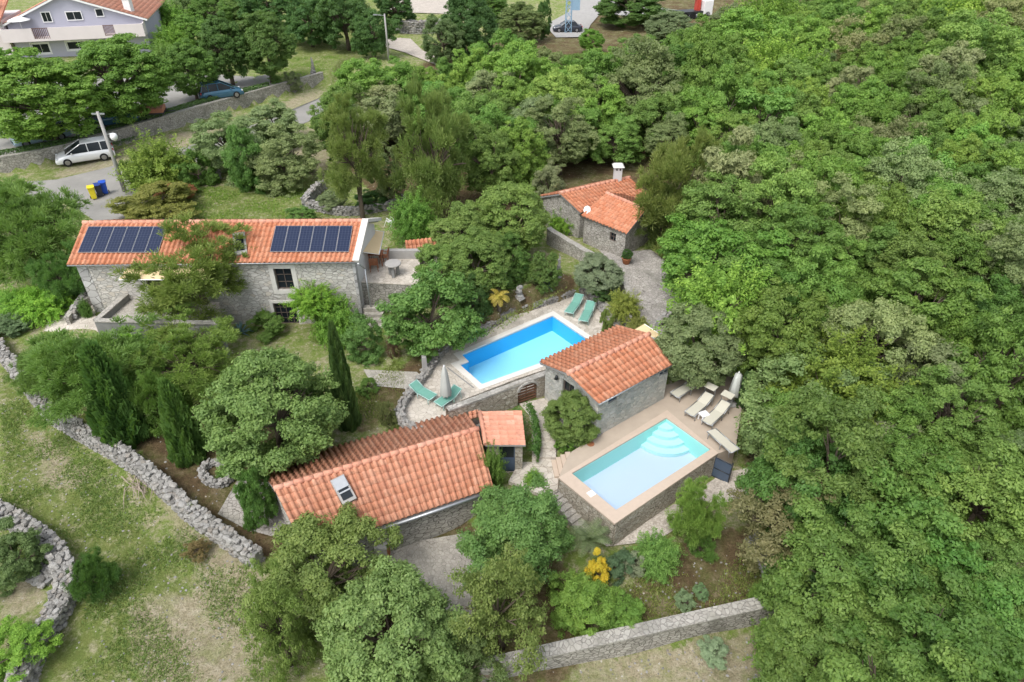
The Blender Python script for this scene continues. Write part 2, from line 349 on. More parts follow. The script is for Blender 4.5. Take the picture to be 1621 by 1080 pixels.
t = NT('ground'); p = t.geo(); z = t.n('SeparateColor', Color=t.attr('zone').outputs['Color'])
n1 = t.noise(p, .55, 8, .68); n2 = t.noise(p, 3.5, 7, .75); n3 = t.noise(p, 14, 5, .8); n4 = t.noise(p, 1.7, 6, .7)
grass = t.ramp(n4, [(.3,(.14,.215,.045)),(.5,(.21,.28,.07)),(.7,(.29,.335,.12))])
straw = t.ramp(n2, [(.3,(.26,.23,.14)),(.5,(.40,.35,.24)),(.72,(.54,.48,.37))])
lit = t.ramp(n2, [(.3,(.075,.05,.03)),(.55,(.15,.105,.06)),(.75,(.235,.17,.105))])
lushc = t.ramp(n4, [(.3,(.135,.185,.05)),(.6,(.20,.24,.07)),(.8,(.27,.28,.11))])
def brk(m, nn, a, amp): return t.ramp(t.math('ADD', m, t.math('MULTIPLY', t.math('SUBTRACT', nn, .5), amp)), [(a-.12,(0,0,0)),(a+.12,(1,1,1))])
base = t.mix(t.ramp(t.math('ADD', t.math('ADD', t.math('MULTIPLY', n1, .25), t.math('MULTIPLY', n4, .3)), t.math('MULTIPLY', n2, .45)), [(.47,(0,0,0)),(.58,(.85,.85,.85))]), grass, straw)
base = t.mix(t.math('MULTIPLY', brk(z.outputs[2], n4, .5, 1.7), t.ramp(n2, [(.45,(1,1,1)),(.6,(.25,.25,.25))])), base, lushc)
dryc = t.mix(t.ramp(n4, [(.46,(0,0,0)),(.6,(.8,.8,.8))]), straw, t.mix(.5, grass, straw))
base = t.mix(brk(z.outputs[0], n4, .5, 1.9), base, dryc)
base = t.mix(t.math('MULTIPLY', brk(z.outputs[1], n4, .5, 1.2), t.ramp(n1, [(.42,(1,1,1)),(.62,(.55,.55,.55))])), base, lit)
base = t.mix(t.ramp(n3, [(.3,(.45,.45,.45)),(.55,(0,0,0))]), base, (.06,.06,.025))
st = t.vor(p, 3.7); base = t.mix(t.math('MULTIPLY', t.math('LESS_THAN', st.outputs['Distance'], .13), t.math('GREATER_THAN', n2, .52)), base, (.55,.52,.47))
t.bump(t.math('ADD', n2, t.math('MULTIPLY', n3, .5)), .9, .12); t.fin(base, .97, .08)
g = npmesh('ground', V, F, t.m, smooth=True); tag(g, kind='structure')
za = g.data.color_attributes.new('zone', 'FLOAT_COLOR', 'POINT')
za.data.foreach_set('color', np.stack([dry.ravel(), litter.ravel(), lush.ravel(), np.ones(nx*ny)], 1).astype(np.float32).ravel())
def sheet(name, pts, mat, dz=.03, step=.6, z=None, px=True):     # a sheet draped over the ground, or flat at z
    P = (gp(pts) if z is None else [at(a, b, z) for a, b in pts]) if px else [Vector((*q[:2], 0)) for q in pts]
    x0, x1 = min(q.x for q in P), max(q.x for q in P); y0, y1 = min(q.y for q in P), max(q.y for q in P)
    X, Y = np.meshgrid(np.arange(x0+step/2, x1, step), np.arange(y0+step/2, y1, step)); k = inpoly(X, Y, P)
    vs = [Vector((q.x, q.y)) for q in P]+[Vector((a, b)) for a, b in zip(X[k], Y[k])]
    n = len(P); r = geometry.delaunay_2d_cdt(vs, [(i, (i+1) % n) for i in range(n)], [], 1, 1e-4)
    vv = [(q.x, q.y, (gz(q.x, q.y)+.05*math.sin(q.x*1.7+q.y*.9)*math.sin(q.y*1.3-q.x*.6) if z is None else z)+dz) for q in r[0]]
    me = bpy.data.meshes.new(name); me.from_pydata(vv, [], [tuple(f) for f in r[2]]); me.materials.append(mat); me.update()
    for f in me.polygons:
        if f.normal.z < 0: f.flip()
    return tag(link(bpy.data.objects.new(name, me)), kind='structure')
sheet('road', [(-80,330),(0,292),(90,285),(160,268),(200,258),(300,232),(420,192),(520,150),(545,170),(470,200),(330,252),(290,275),(262,300),(285,352),(150,350),(100,318),(0,335)], M['asphalt'], .05)
sheet('parking_road', [(-120,275),(-120,120),(60,125),(250,115),(330,118),(425,124),(445,140),(330,172),(230,200),(120,232),(0,256)], M['asphalt'], .06)
sheet('far_road', [(880,60),(862,40),(900,20),(905,4),(872,-12),(930,-14),(975,4),(1100,20),(1130,28),(1040,30),(950,22),(935,40),(925,60)], M['concrete'], .08, 2)
sheet('dirt_track', [(600,20),(640,-4),(700,-6),(760,20),(780,26),(690,22)], M['gravel'], .08, 2)
sheet('dirt_path', [(600,60),(650,62),(668,80),(700,96),(690,104),(640,84),(600,72)], M['gravel'], .08, 1)
sheet('garden_path', [(575,585),(660,590),(672,600),(650,625),(640,615),(590,612)], M['pave_grey'], .04)
sheet('courtyard', [(948,396),(975,402),(1030,396),(1060,420),(1085,470),(1060,500),(1080,540),(1020,540),(1012,500),(992,470),(985,440)], M['cobble'], .05)
sheet('gravel_yard', [(918,832),(960,866),(1040,858),(1130,800),(1185,790),(1200,740),(1140,750),(1130,760),(980,850)], M['gravel'], .05)
sheet('stone_yard', [(600,868),(735,845),(770,880),(745,1000),(690,960),(640,905),(608,890)], M['pave_grey'], .04)
sheet('left_garden_path', [(80,505),(130,480),(165,470),(150,500),(200,530),(190,548),(70,525)], M['pave_light'], .04)
sheet('cottage_side_path', [(345,815),(385,745),(440,780),(470,850),(430,850),(390,840)], M['cobble'], .04)
sheet('gate_path', [(822,640),(875,628),(880,650),(888,690),(880,700),(842,702),(838,660)], M['pave_light'], .04, .3)
# ---------------------------------------------------------------- tree library (unit crowns, radius 1 about the origin)
def quads(cen, nrm, sz, asp=1.0, spin=None, curl=None):
    n = len(cen); nrm = nrm/np.linalg.norm(nrm, axis=1, keepdims=True)
    r = rng.normal(size=(n, 3)) if spin is None else spin
    u = np.cross(nrm, r); u /= np.linalg.norm(u, axis=1, keepdims=True)+1e-9; v = np.cross(nrm, u)
    s = np.asarray(sz).reshape(-1, 1) if np.ndim(sz) else sz
    V = np.stack([cen-v*s*asp, cen+u*s*.55, cen+v*s*asp, cen-u*s*.55], 1).reshape(-1, 3)
    return V, np.arange(4*n).reshape(n, 4)
def unit(n):
    d = rng.normal(size=(n, 3)); return d/np.linalg.norm(d, axis=1, keepdims=True)
def clumps(n, lo=.5, flat=.25, bump=.18):
    d = unit(n*4); d = d[d[:, 2] > -flat-.25*rng.random(len(d))][:n]
    ph = rng.random(6)*6.28
    rr = lo+(1-lo)*rng.random(len(d))**.6
    rr *= 1+bump*np.sin(d[:,0]*3+ph[0])*np.sin(d[:,1]*3.3+ph[1])+bump*.7*np.sin(d[:,2]*4+d[:,0]*2.2+ph[2])
    return d*rr[:, None]*.84
def fit1(V, F, A):               # outline of the crown to radius 1
    c_ = V.mean(0)*np.array([1, 1, 0]); V = V-c_; zc = (np.percentile(V[:,2], 98)+np.percentile(V[:,2], 2))/2; V[:,2] -= zc
    V[:, :2] /= np.percentile(np.hypot(V[:,0], V[:,1]), 91); V[:,2] /= np.percentile(V[:,2], 97); return V, F, A
def crown_broad(nl=26, ns=10, per=125, lr=.33, sr=.125, leaf=.026, asp=1.1, lo=.45, flat=.75, bump=.22):
    """lobes > sprays > leaves"""
    L = clumps(nl, lo, flat, bump); nl = len(L); li = np.repeat(np.arange(nl), ns); d = unit(nl*ns); outw = L/np.linalg.norm(L, axis=1, keepdims=True)
    d = d+outw[li]*.55+np.array([0,0,.3]); d /= np.linalg.norm(d, axis=1, keepdims=True)
    S = L[li]+d*(lr*(.6+.55*rng.random(nl))[li]*(.45+.6*rng.random(nl*ns)))[:,None]; n = len(S)*per; idx = np.repeat(np.arange(len(S)), per)
    e = unit(n); e[:,2] = e[:,2]*.8+.15; size = (sr*(.55+.8*rng.random(len(S))))[idx]
    P = S[idx]+e*(size*rng.random(n)**.45)[:,None]*np.array([1.15,1.15,.72])
    nm = e*.8+d[idx]*.3+rng.normal(size=(n,3))*.5+np.array([0,0,.45])
    V, F = quads(P, nm, leaf*(.6+.8*rng.random(n)), asp)
    tone = (rng.random(nl)[li]*.35+rng.random(len(S))*.65)[idx]*.55+rng.random(n)*.45
    return fit1(V, F, tone)
def crown_pine(nl=24, ns=14, per=95, leaf=.034, flat=.6, lr=.3, sr=.12):
    L = clumps(nl, .35, flat, .3); nl = len(L); li = np.repeat(np.arange(nl), ns); d = unit(nl*ns); d[:,2] = d[:,2]*.5+.25
    S = L[li]+d*(lr*(.3+.75*rng.random(nl*ns)))[:,None]; n = len(S)*per; idx = np.repeat(np.arange(len(S)), per)
    o = S/np.maximum(.2, np.linalg.norm(S, axis=1, keepdims=True)); q = unit(n)+o[idx]*.8+np.array([0,0,.5]); q /= np.linalg.norm(q, axis=1, keepdims=True)
    P = S[idx]+q*(sr*(.15+.85*rng.random(n)))[:,None]*((.6+.8*rng.random(len(S)))[idx])[:,None]
    side = np.cross(q, rng.normal(size=(n,3))); side /= np.linalg.norm(side, axis=1, keepdims=True); s = (leaf*(.6+.8*rng.random(n)))[:,None]
    V = np.stack([P-q*s, P+side*s*.2, P+q*s, P-side*s*.2], 1).reshape(-1, 3)
    return fit1(V, np.arange(4*n).reshape(n, 4), rng.random(len(S))[idx]*.5+rng.random(n)*.5)
def crown_cypress(n=15000, leaf=.05):      # unit: radius 1 in x,y and half height 1 in z, scaled tall
    z = rng.random(n)*2-1; a = rng.random(n)*6.283
    prof = np.clip((1-z)/1.6, 0, 1)**.6*np.clip((z+1.25)/.5, 0, 1)
    fl = 1+.22*np.sin(a*5+z*4+np.sin(z*9))+.12*np.sin(a*11-z*13)
    r = prof*fl*(.62+.38*rng.random(n)**.4)*.85
    P = np.stack([r*np.cos(a), r*np.sin(a), z], 1); o = np.stack([np.cos(a), np.sin(a), np.zeros(n)], 1)
    up = np.array([0, 0, 1.])*.28+o*.35+rng.normal(size=(n, 3))*.14
    side = np.cross(up, o+rng.normal(size=(n, 3))*.5); side /= np.linalg.norm(side, axis=1, keepdims=True); s = (.7+.6*rng.random(n))[:, None]
    V = np.stack([P-up*.3*s, P+side*.10*s, P+up*.3*s, P-side*.10*s], 1).reshape(-1, 3)
    return V, np.arange(4*n).reshape(n, 4), .25*np.sin(a*5+z*4)+.35+.35*rng.random(n)
def crown_shoots(ns=330, per=75, leaf=.040):   # long leafy shoots radiating up and out
    d = unit(ns*3); d = d[d[:, 2] > -.1][:ns]; st = rng.normal(size=d.shape)*.2; st[:, 2] -= .15
    L = .75+.3*rng.random(len(d)); idx = np.repeat(np.arange(len(d)), per); n = len(idx); t_ = .3+.7*rng.random(n)
    P = st[idx]+d[idx]*(L[idx]*t_)[:, None]+rng.normal(size=(n, 3))*.035; P[:, 2] -= .18*t_**2
    V, F = quads(P, rng.normal(size=(n, 3))*.5+d[idx]*.3+np.array([0, 0, .9]), leaf*(.6+.6*rng.random(n)), 1.1)
    return fit1(V, F, rng.random(len(d))[idx]*.5+.5*t_*rng.random(n))
def cm(nm, g): V, F, A = g; return npmesh('_', V, F, M['leaf'], attr=A)
LIB = {'oak': [cm('o', crown_broad(42+i*4, 10, 130, .29, .118-.004*i, .0235)) for i in range(5)],
       'fine': [cm('f', crown_broad(66+6*i, 9, 100, .22, .098, .0205, lo=.42)) for i in range(3)],
       'olive': [cm('l', crown_broad(52, 10, 90, .25, .11, .022, asp=1.8)) for i in range(3)],
       'dome': [cm('d', crown_broad(120+10*i, 9, 88, .19, .098, .0215, lo=.66, flat=.8, bump=.08)) for i in range(2)],
       'sparse': [cm('s', crown_broad(50, 9, 50, .3, .11, .022, lo=.25, bump=.3)) for i in range(2)],
       'big': [cm('b', crown_broad(40, 9, 95, .31, .13, .031, 1.0)) for i in range(3)],
       'pine': [cm('p', crown_pine(56, 13, 95, .030, .75, .26, .13)) for i in range(3)],
       'tuft': [cm('t', crown_pine(46, 13, 115, .030, .9, .29, .14)) for i in range(3)],
       'cypress': [cm('c', crown_cypress()) for i in range(3)],
       'shoots': [cm('h', crown_shoots(430, 85, .030)) for i in range(3)]}
def limb_mesh(seed, kind):           # unit trunk: base z=-1 (ground), fork into the crown about the origin
    r_ = random.Random(seed); b = MB(); y = r_.uniform(-.1, .1)
    if kind == 'cypress': b.bar((0,0,-1.15), (0,0,.3), .10, .05, 7)
    else:
        n = 1 if kind != 'multi' else 3
        for k in range(n):
            ox = r_.uniform(-.1,.1)*k; f = Vector((ox*2+y, ox, -.35)); b.tube([(ox, y*.3, -1.3), (ox+y*.5, y*.2, -.8), f], [.075, .06, .05], 7)
            for q in range(7):
                a = q*.9+r_.random(); el = r_.uniform(.1, 1.2); e = Vector((math.cos(a)*math.cos(el), math.sin(a)*math.cos(el), math.sin(el)*1.1))
                m = f+e*.42+Vector((0,0,.06)); b.tube([f, m, f+e*.7+Vector((0,0,.08))], [.035,.022,.012], 5)
                for s_ in range(2):
                    e2 = (e+Vector((r_.uniform(-.6,.6), r_.uniform(-.6,.6), r_.uniform(-.2,.6)))).normalized(); b.bar(m, m+e2*.4, .016, .006, 4)
    return b
_bk = [limb_mesh(i, k).build('trunk', M['bark'], local=True) for i, k in enumerate(['one','multi','one','multi'])]
_bc = limb_mesh(9, 'cypress').build('trunk', M['bark'], local=True)
TR = [o.data for o in _bk]; TC = _bc.data
for o in _bk+[_bc]: bpy.data.objects.remove(o)
RJ = random.Random(3)
NAMES = {'oak':'broadleaf_tree','fine':'broadleaf_tree','dome':'broadleaf_tree','olive':'olive_tree','sparse':'broadleaf_tree','big':'fig_tree','pine':'pine_tree','tuft':'young_pine','cypress':'cypress_tree','shoots':'leafy_shrub'}
def tree(px, py, rw, rh, sp, col, label, cat='tree', clear=.8, name=None, group=None, var=None, trunk=True, asz=None, z0=None):
    """crown centre seen at (px,py), half width rw and half height rh in photo pixels"""
    z = 2.; rw *= .9; rh *= .9
    for _ in range(25):
        p = at(px, py, z); x, y, d = proj(p); s = FPX/d
        phi = math.atan2(CAMH-z, math.hypot(p.x, p.y)); rx = rw/s
        rz = math.sqrt(max((rh/s)**2-(rx*math.sin(phi))**2, (.45*rx)**2))/math.cos(phi)
        if asz: rz = rx*asz
        g0 = gz(p.x, p.y) if z0 is None else z0
        z = .5*z+.5*(g0+rz*.9+clear)
    g0 = gz(p.x, p.y) if z0 is None else z0
    return plant(p.x, p.y, g0, rx, rz, z-g0, sp, col, label, cat, name, group, var, trunk)
def plant(x, y, g0, rx, rz, hc, sp, col, label, cat='tree', name=None, group=None, var=None, trunk=True):
    root = thing(name or NAMES[sp], label, cat, (x, y, g0-.02), 0, group)
    lib = LIB[sp]; cr = link(bpy.data.objects.new('crown', lib[RJ.randrange(len(lib)) if var is None else var]))
    cr.parent = root; cr.location = (0, 0, hc); cr.scale = (rx*RJ.uniform(.94,1.06), rx*RJ.uniform(.94,1.06), rz); cr.rotation_euler = (0, 0, RJ.uniform(0, 6.28))
    j = RJ.uniform(.9, 1.12); cr.color = (col[0]*j*RJ.uniform(.94,1.08), col[1]*j, col[2]*j, 1)
    if trunk:
        tk = link(bpy.data.objects.new('trunk', TC if sp == 'cypress' else TR[RJ.randrange(4)])); tk.parent = root
        tk.location = (0, 0, hc); tk.scale = (rx, rx, hc/1.25); tk.rotation_euler = (0, 0, RJ.uniform(0, 6.28))
    return root
# leaf colours
G_OAK=(.085,.165,.03); G_DARK=(.045,.10,.022); G_BRIGHT=(.12,.24,.03); G_LIME=(.17,.30,.03); G_GREY=(.15,.19,.09); G_PALE=(.18,.22,.10)
G_PINE=(.13,.17,.035); G_PINEG=(.09,.16,.035); G_CYP=(.05,.10,.025); G_OLIVE=(.15,.20,.10); G_RED=(.22,.11,.05); G_BLUEG=(.06,.14,.05); G_BRN=(.16,.14,.05)
# ---------------------------------------------------------------- roofs, walls
PROF = [0, .72, 1.0, 1.0, .72, 0, 0]; FR_ = [0, .08, .24, .42, .58, .66, 1]
def tiles(mb, A, B, Cc, D, tw=.25, th=.34, amp=.085, seed=1, across=None):
    r_ = random.Random(seed); A, B, Cc, D = [Vector(q) for q in (A, B, Cc, D)]
    nrm = (B-A).cross(D-A).normalized()
    if nrm.z < 0: nrm = -nrm
    nc = max(2, round((B-A).length/tw)); nr = max(2, round((D-A).length/th)); K = 6
    def pt(u, v): return A.lerp(B, u).lerp(D.lerp(Cc, u), v)
    for j in range(nr):
        v0, v1 = j/nr-.012, min(1, (j+1)/nr+.05)
        for i in range(nc):
            n = len(mb.v); a = r_.random(); jit = r_.uniform(-.006, .006); w_ = 1+r_.uniform(-.03, .03)
            for (v, lift) in ((v0, .032), (v1, 0.0)):
                for k in range(K+1):
                    f = FR_[k]; u = (i+f)/nc
                    h = amp*PROF[k]*w_-amp*.35
                    mb.v.append(tuple(pt(u, v)+nrm*(h+lift+jit)))
            for k in range(K): mb.face((n+k, n+k+1, n+K+2+k, n+K+1+k), a, True)
            m = len(mb.v)
            for k in range(K+1): p = Vector(mb.v[n+k])-nrm*(.055); mb.v.append(tuple(p))
            for k in range(K): mb.face((m+k, m+k+1, n+k+1, n+k), a*.6)
def under(mb, pts, th=.08, dn=.05):
    pts = [Vector(p) for p in pts]; n = (pts[1]-pts[0]).cross(pts[2]-pts[0]).normalized()
    if n.z < 0: n = -n
    top = [p-n*dn for p in pts]; bot = [p-n*(dn+th) for p in pts]; k = len(mb.v); m = len(pts)
    mb.v += [tuple(p) for p in top+bot]; mb.face(tuple(k+i for i in range(m)), .3); mb.face(tuple(k+m+i for i in reversed(range(m))), .3)
    for i in range(m): j = (i+1) % m; mb.face((k+i, k+m+i, k+m+j, k+j), .3)
def ridge(mb, A, B, r=.11, seed=2):
    r_ = random.Random(seed); A, B = Vector(A), Vector(B); n = max(2, round((B-A).length/.38))
    for i in range(n):
        p = A.lerp(B, i/n-.03/n); q = A.lerp(B, (i+1.06)/n); mb.bar(p+Vector((0,0,.01)), q+Vector((0,0,.01)), r*1.06, r*.9, 10, r_.random())
def wallrun(mb, p, q, z0, z1, holes=(), rv=.22, top=None, inward=None):
    """vertical wall face p->q with rectangular openings (s0,s1,z0,z1); reveals go inward; top: extra points of a gable"""
    p, q = Vector((p[0], p[1])), Vector((q[0], q[1])); L = (q-p).length; u = (q-p)/L; n = Vector((-u.y, u.x)) if inward is None else Vector(inward)
    X = sorted({0, L}|{h[0] for h in holes}|{h[1] for h in holes}); Z = sorted({z0, z1}|{h[2] for h in holes}|{h[3] for h in holes})
    P3 = lambda s, z, d=0: (p.x+u.x*s+n.x*d, p.y+u.y*s+n.y*d, z)
    for i in range(len(X)-1):
        for j in range(len(Z)-1):
            cx_, cz_ = (X[i]+X[i+1])/2, (Z[j]+Z[j+1])/2
            if any(h[0] < cx_ < h[1] and h[2] < cz_ < h[3] for h in holes): continue
            mb.poly([P3(X[i], Z[j]), P3(X[i+1], Z[j]), P3(X[i+1], Z[j+1]), P3(X[i], Z[j+1])])
    for a, b, c_, d_ in holes:
        for s0, w0, s1, w1 in ((a,c_,a,d_),(b,c_,b,d_),(a,c_,b,c_),(a,d_,b,d_)):
            mb.poly([P3(s0,w0), P3(s0,w0,rv), P3(s1,w1,rv), P3(s1,w1)])
    if top: mb.poly([P3(0, z1)]+[P3(L, z1)]+[P3(s, z) for s, z in top])
def frame_at(p, q):
    p, q = Vector((p[0], p[1])), Vector((q[0], q[1])); u = (q-p).normalized(); return p, u, Vector((-u.y, u.x))
def facade_box(mb, fr, s0, s1, z0, z1, d0, d1, a=.5):
    p, u, n = fr; c_ = p+u*(s0+s1)/2+n*(d0+d1)/2
    mb.box((c_.x, c_.y, (z0+z1)/2), (s1-s0, abs(d1-d0), z1-z0), math.atan2(u.y, u.x), a)
def window(parent, fr, s0, s1, z0, z1, name='window', trim=None, bars=(1,1), fm='wood_grey', t=.14, rec=.16, shutters=None, fw=.05):
    w_ = MB(); facade_box(w_, fr, s0, s1, z0, z1, rec+.01, rec+.03); wo = w_.build(name, M['glass'], parent)
    f = MB()
    for a, b, c_, d in ((s0,s0+fw,z0,z1),(s1-fw,s1,z0,z1),(s0+fw,s1-fw,z0,z0+fw),(s0+fw,s1-fw,z1-fw,z1)): facade_box(f, fr, a, b, c_, d, rec-.04, rec+.008)
    for i in range(bars[0]): x = s0+(s1-s0)*(i+1)/(bars[0]+1); facade_box(f, fr, x-.018, x+.018, z0+fw, z1-fw, rec-.02, rec+.006)
    for i in range(bars[1]): x = z0+(z1-z0)*(i+1)/(bars[1]+1); facade_box(f, fr, s0+fw, s1-fw, x-.015, x+.015, rec-.025, rec+.004)
    f.build('frame', M[fm], wo)
    if trim:
        g_ = MB()
        for a, b, c_, d in ((s0-t,s0-.003,z0-t,z1+t),(s1+.003,s1+t,z0-t,z1+t),(s0-.003,s1+.003,z1+.003,z1+t),(s0-.003,s1+.003,z0-t,z0-.003)): facade_box(g_, fr, a, b, c_, d, -.03, .06)
        g_.build('surround', M[trim], wo)
    if shutters:
        g_ = MB()
        for a, b in ((s0-(s1-s0)*.5, s0-.02), (s1+.02, s1+(s1-s0)*.5)): facade_box(g_, fr, a, b, z0, z1, -.05, -.01)
        g_.build('shutter', M[shutters], wo)
    return wo
def inset(pl, over):
    """pl: FL FR BR BL plan points (ccw) -> inset along both directions"""
    FL, FR, BR, BL = [Vector((p[0], p[1])) for p in pl]; u = (FR-FL).normalized(); v = (BL-FL).normalized()
    ov, ou = over
    return [FL+u*ou+v*ov, FR-u*ou+v*ov, BR-u*ou-v*ov, BL+u*ou-v*ov]
def gabled(name, label, cat, FL, FR, RL, RR, BL, BR, base, wm, tm, over=(.22,.18), holes={}, tw=.25, seed=1, gutter=True, group=None):
    """six roof points (3-D). Returns thing, roof, wall frames"""
    FL, FR, RL, RR, BL, BR = [Vector(q) for q in (FL, FR, RL, RR, BL, BR)]
    loc = (FL+BR)/2; th_ = thing(name, label, cat, (loc.x, loc.y, base), 0, group)
    rb = MB(); tiles(rb, FL, FR, RR, RL, tw, seed=seed); tiles(rb, BR, BL, RL, RR, tw, seed=seed+5)
    roof = rb.build('roof', M[tm], th_)
    ub = MB(); under(ub, [FL, FR, RR, RL]); under(ub, [BR, BL, RL, RR]); ub.build('roof_deck', M['concrete_dark'], roof)
    rg = MB(); ridge(rg, RL, RR, .12); rg.build('ridge_cap', M['tile_pale'], roof)
    cc = inset([FL, FR, BR, BL], over); ez = FL.z-.10; wb = MB(); frs = {}
    sides = {'front': (cc[0], cc[1]), 'right': (cc[1], cc[2]), 'back': (cc[2], cc[3]), 'left': (cc[3], cc[0])}
    for k, (p, q) in sides.items():
        frs[k] = frame_at(p, q); L = (q-p).length; top = None
        if k in ('right', 'left'): top = [(L/2, (RL.z if k == 'left' else RR.z)-.14)]
        e = {'front': FL.z, 'right': FR.z, 'back': BL.z, 'left': BL.z}[k]-.10
        wallrun(wb, p, q, base-.6, ez, holes.get(k, ()), top=top)
    wb.build('wall', M[wm], th_)
    if gutter:
        gb = MB(); gb.tube([FL+Vector((0,0,-.06)), FR+Vector((0,0,-.06))], .05, 6); gb.build('gutter', M['zinc'], roof)
    return th_, roof, frs, cc
# ================================================================ main house
ze, zr = 4.0, 5.1
mFL, mFR = at(106,419,ze), at(563,414,ze); mRL, mRR = at(132,353,zr), at(578,350,zr)
mBL = Vector((2*mRL.x-mFL.x, 2*mRL.y-mFL.y, ze)); mBR = Vector((2*mRR.x-mFR.x, 2*mRR.y-mFR.y, ze))
cc = inset([mFL, mFR, mBR, mBL], (.28,.25)); fr = frame_at(cc[0], cc[1]); A3 = Vector((cc[0].x, cc[0].y, 0))
def hp(px, py): return onplane(px, py, A3, fr[1])
def rect(x0, y0, x1, y1, f=hp):
    a = f(x0, y1); b = f(x1, y0); return (min(a[0], b[0]), max(a[0], b[0]), a[1], b[1])
wh = rect(440,425,460,459); ds = hp(424,480), hp(472,515); dh = (ds[0][0]+.25, ds[1][0]+.1, ds[1][1]+.05, ds[0][1])
wl = (wh[0]-4.4, wh[1]-4.4, wh[2], wh[3]); wl2 = (hp(226,430)[0], hp(226,430)[0]+.85, 1.68, 3.45)
house, hroof, hfr, _ = gabled('stone_house', 'long two-storey grey stone house with orange tiled roof carrying solar panels', 'house', mFL, mFR, mRL, mRR, mBL, mBR, -.1, 'stone', 'tile', (.28,.25),
    {'front': [wh, dh, wl, wl2]}, seed=11)
window(house, fr, *wh, trim='whitestone', bars=(1,2), t=.24)
window(house, fr, *wl, trim='whitestone', bars=(1,2), t=.24)
window(house, fr, *wl2, name='terrace_door', trim='whitestone', bars=(1,2), t=.2)
dr = window(house, fr, *dh, name='door', bars=(3,3), trim='whitestone', t=.16)
b = MB(); facade_box(b, fr, .0, .55, -.4, ze-.2, -.02, .2); b.build('corner_stone', M['stone_big'], house)
b = MB(); facade_box(b, fr, (cc[1]-cc[0]).length-.02, (cc[1]-cc[0]).length+.13, -.4, ze-.12, -.03, .4); b.build('corner_stone', M['stone_big'], house)

# plastered end wall and gable coping
rp, ru, rn = hfr['right']; b = MB(); L = (cc[2]-cc[1]).length
wallrun(b, rp-rn*.03, rp-rn*.03+ru*L, -.5, ze-.1, top=[(L/2, zr-.1)]); b.build('plaster_end_wall', M['plaster'], house)
b = MB()
for e0, e1 in ((mFR, mRR), (mRR, mBR)):
    d = (e1-e0); c_ = (e0+e1)/2+Vector((.02,0,.04)); Mx = d.to_track_quat('Y', 'Z').to_matrix(); b.box(c_, (.34, d.length+.1, .17), M=Mx)
b.build('gable_coping', M['whitestone'], hroof)
b = MB(); b.tube([mFR+Vector((.12,-.05,-.1)), mFR+Vector((.3,.5,-.7)), mFR+Vector((.32,.6,-3.8))], .04); b.build('downpipe', M['zinc'], house)
# solar panels
def on_slope(px, py, lift=.12):
    n = (mFR-mFL).cross(mRL-mFL).normalized(); a, bb, c_ = ray(px, py); o = Vector((0,0,CAMH)); dv = Vector((a, bb, c_))
    t_ = (mFL+n*lift-o).dot(n)/dv.dot(n); return o+dv*t_, n
def panels(x0, x1, xb0, yt, yb, n, gap=.02):
    tl, nm = on_slope(x0, yt); tr, _ = on_slope(x1, yt); bl, _ = on_slope(xb0, yb)
    u = (tr-tl)/n; v = tl-bl; v = v-u.normalized()*v.dot(u.normalized())
    for i in range(n):
        c_ = bl+u*(i+.5)+v*.5; Mx = __import__('mathutils').Matrix((u.normalized(), v.normalized(), nm)).transposed()
        root_ = MB(); w_, h_ = u.length-gap, v.length
        f = MB(); f.box((0,0,0), (w_, h_, .04)); fo = f.build('solar_panel', M['zinc'], hroof, local=True)
        fo.location = c_-rootloc(hroof); fo.rotation_euler = Mx.to_euler()
        gmb = MB(); gmb.box((0,0,.022), (w_-.03, h_-.035, .012)); go = gmb.build('solar_cells', M['solar'], fo, local=True)
panels(436, 558, 427, 358, 399, 6); panels(138, 262, 123, 359, 400, 6)
# roof opening with grey surround
b = MB(); q0, nm = on_slope(377, 363, .1); q1, _ = on_slope(383, 410, .1); d = q1-q0
Mx = (-d).to_track_quat('Y', 'Z').to_matrix(); c_ = (q0+q1)/2
b2 = MB(); b2.box(c_+nm*.02, (.62, d.length*.72, .10), M=Mx); sk = b2.build('roof_hatch', M['concrete'], hroof)
b2 = MB(); b2.box(c_+nm*.08, (.42, d.length*.5, .04), M=Mx); b2.build('hatch_glass', M['glass'], sk)
# awnings (fixed to the house)
def awning(parent, pts, drop=.0):
    b = MB(); b.poly(pts); lo = [Vector(p)-Vector((0,0,.03)) for p in pts]; b.poly(list(reversed(lo)))
    for i in range(len(pts)): j = (i+1) % len(pts); b.poly([pts[i], lo[i], lo[j], pts[j]])
    a = b.build('awning', M['awning'], parent); b = MB()
    for p in pts[2:]: b.bar(p, (p[0], p[1], p[2]-.01), .03)
    b = MB(); b.bar(pts[2], pts[3], .03); b.bar(pts[1], pts[2], .02); b.bar(pts[0], pts[3], .02); b.build('awning_arm', M['white'], a); return a
_o = A3+Vector((-fr[2].x, -fr[2].y, 0))*1.05
def wp(px, py, A_, k_=0): s_, z_ = onplane(px, py, A_, fr[1]); return Vector((A_.x+fr[1].x*s_, A_.y+fr[1].y*s_, z_))
ta, tb_ = wp(201,423,A3), wp(345,423,A3); oa, ob = wp(187,443,_o), wp(338,443,_o); ta.y -= .03; tb_.y -= .03
aw = awning(house, [ta, tb_, ob, oa])
aw2 = awning(house, [at(572,399,3.5), at(582,363,3.5), at(608,367,3.1), at(600,403,3.1)])
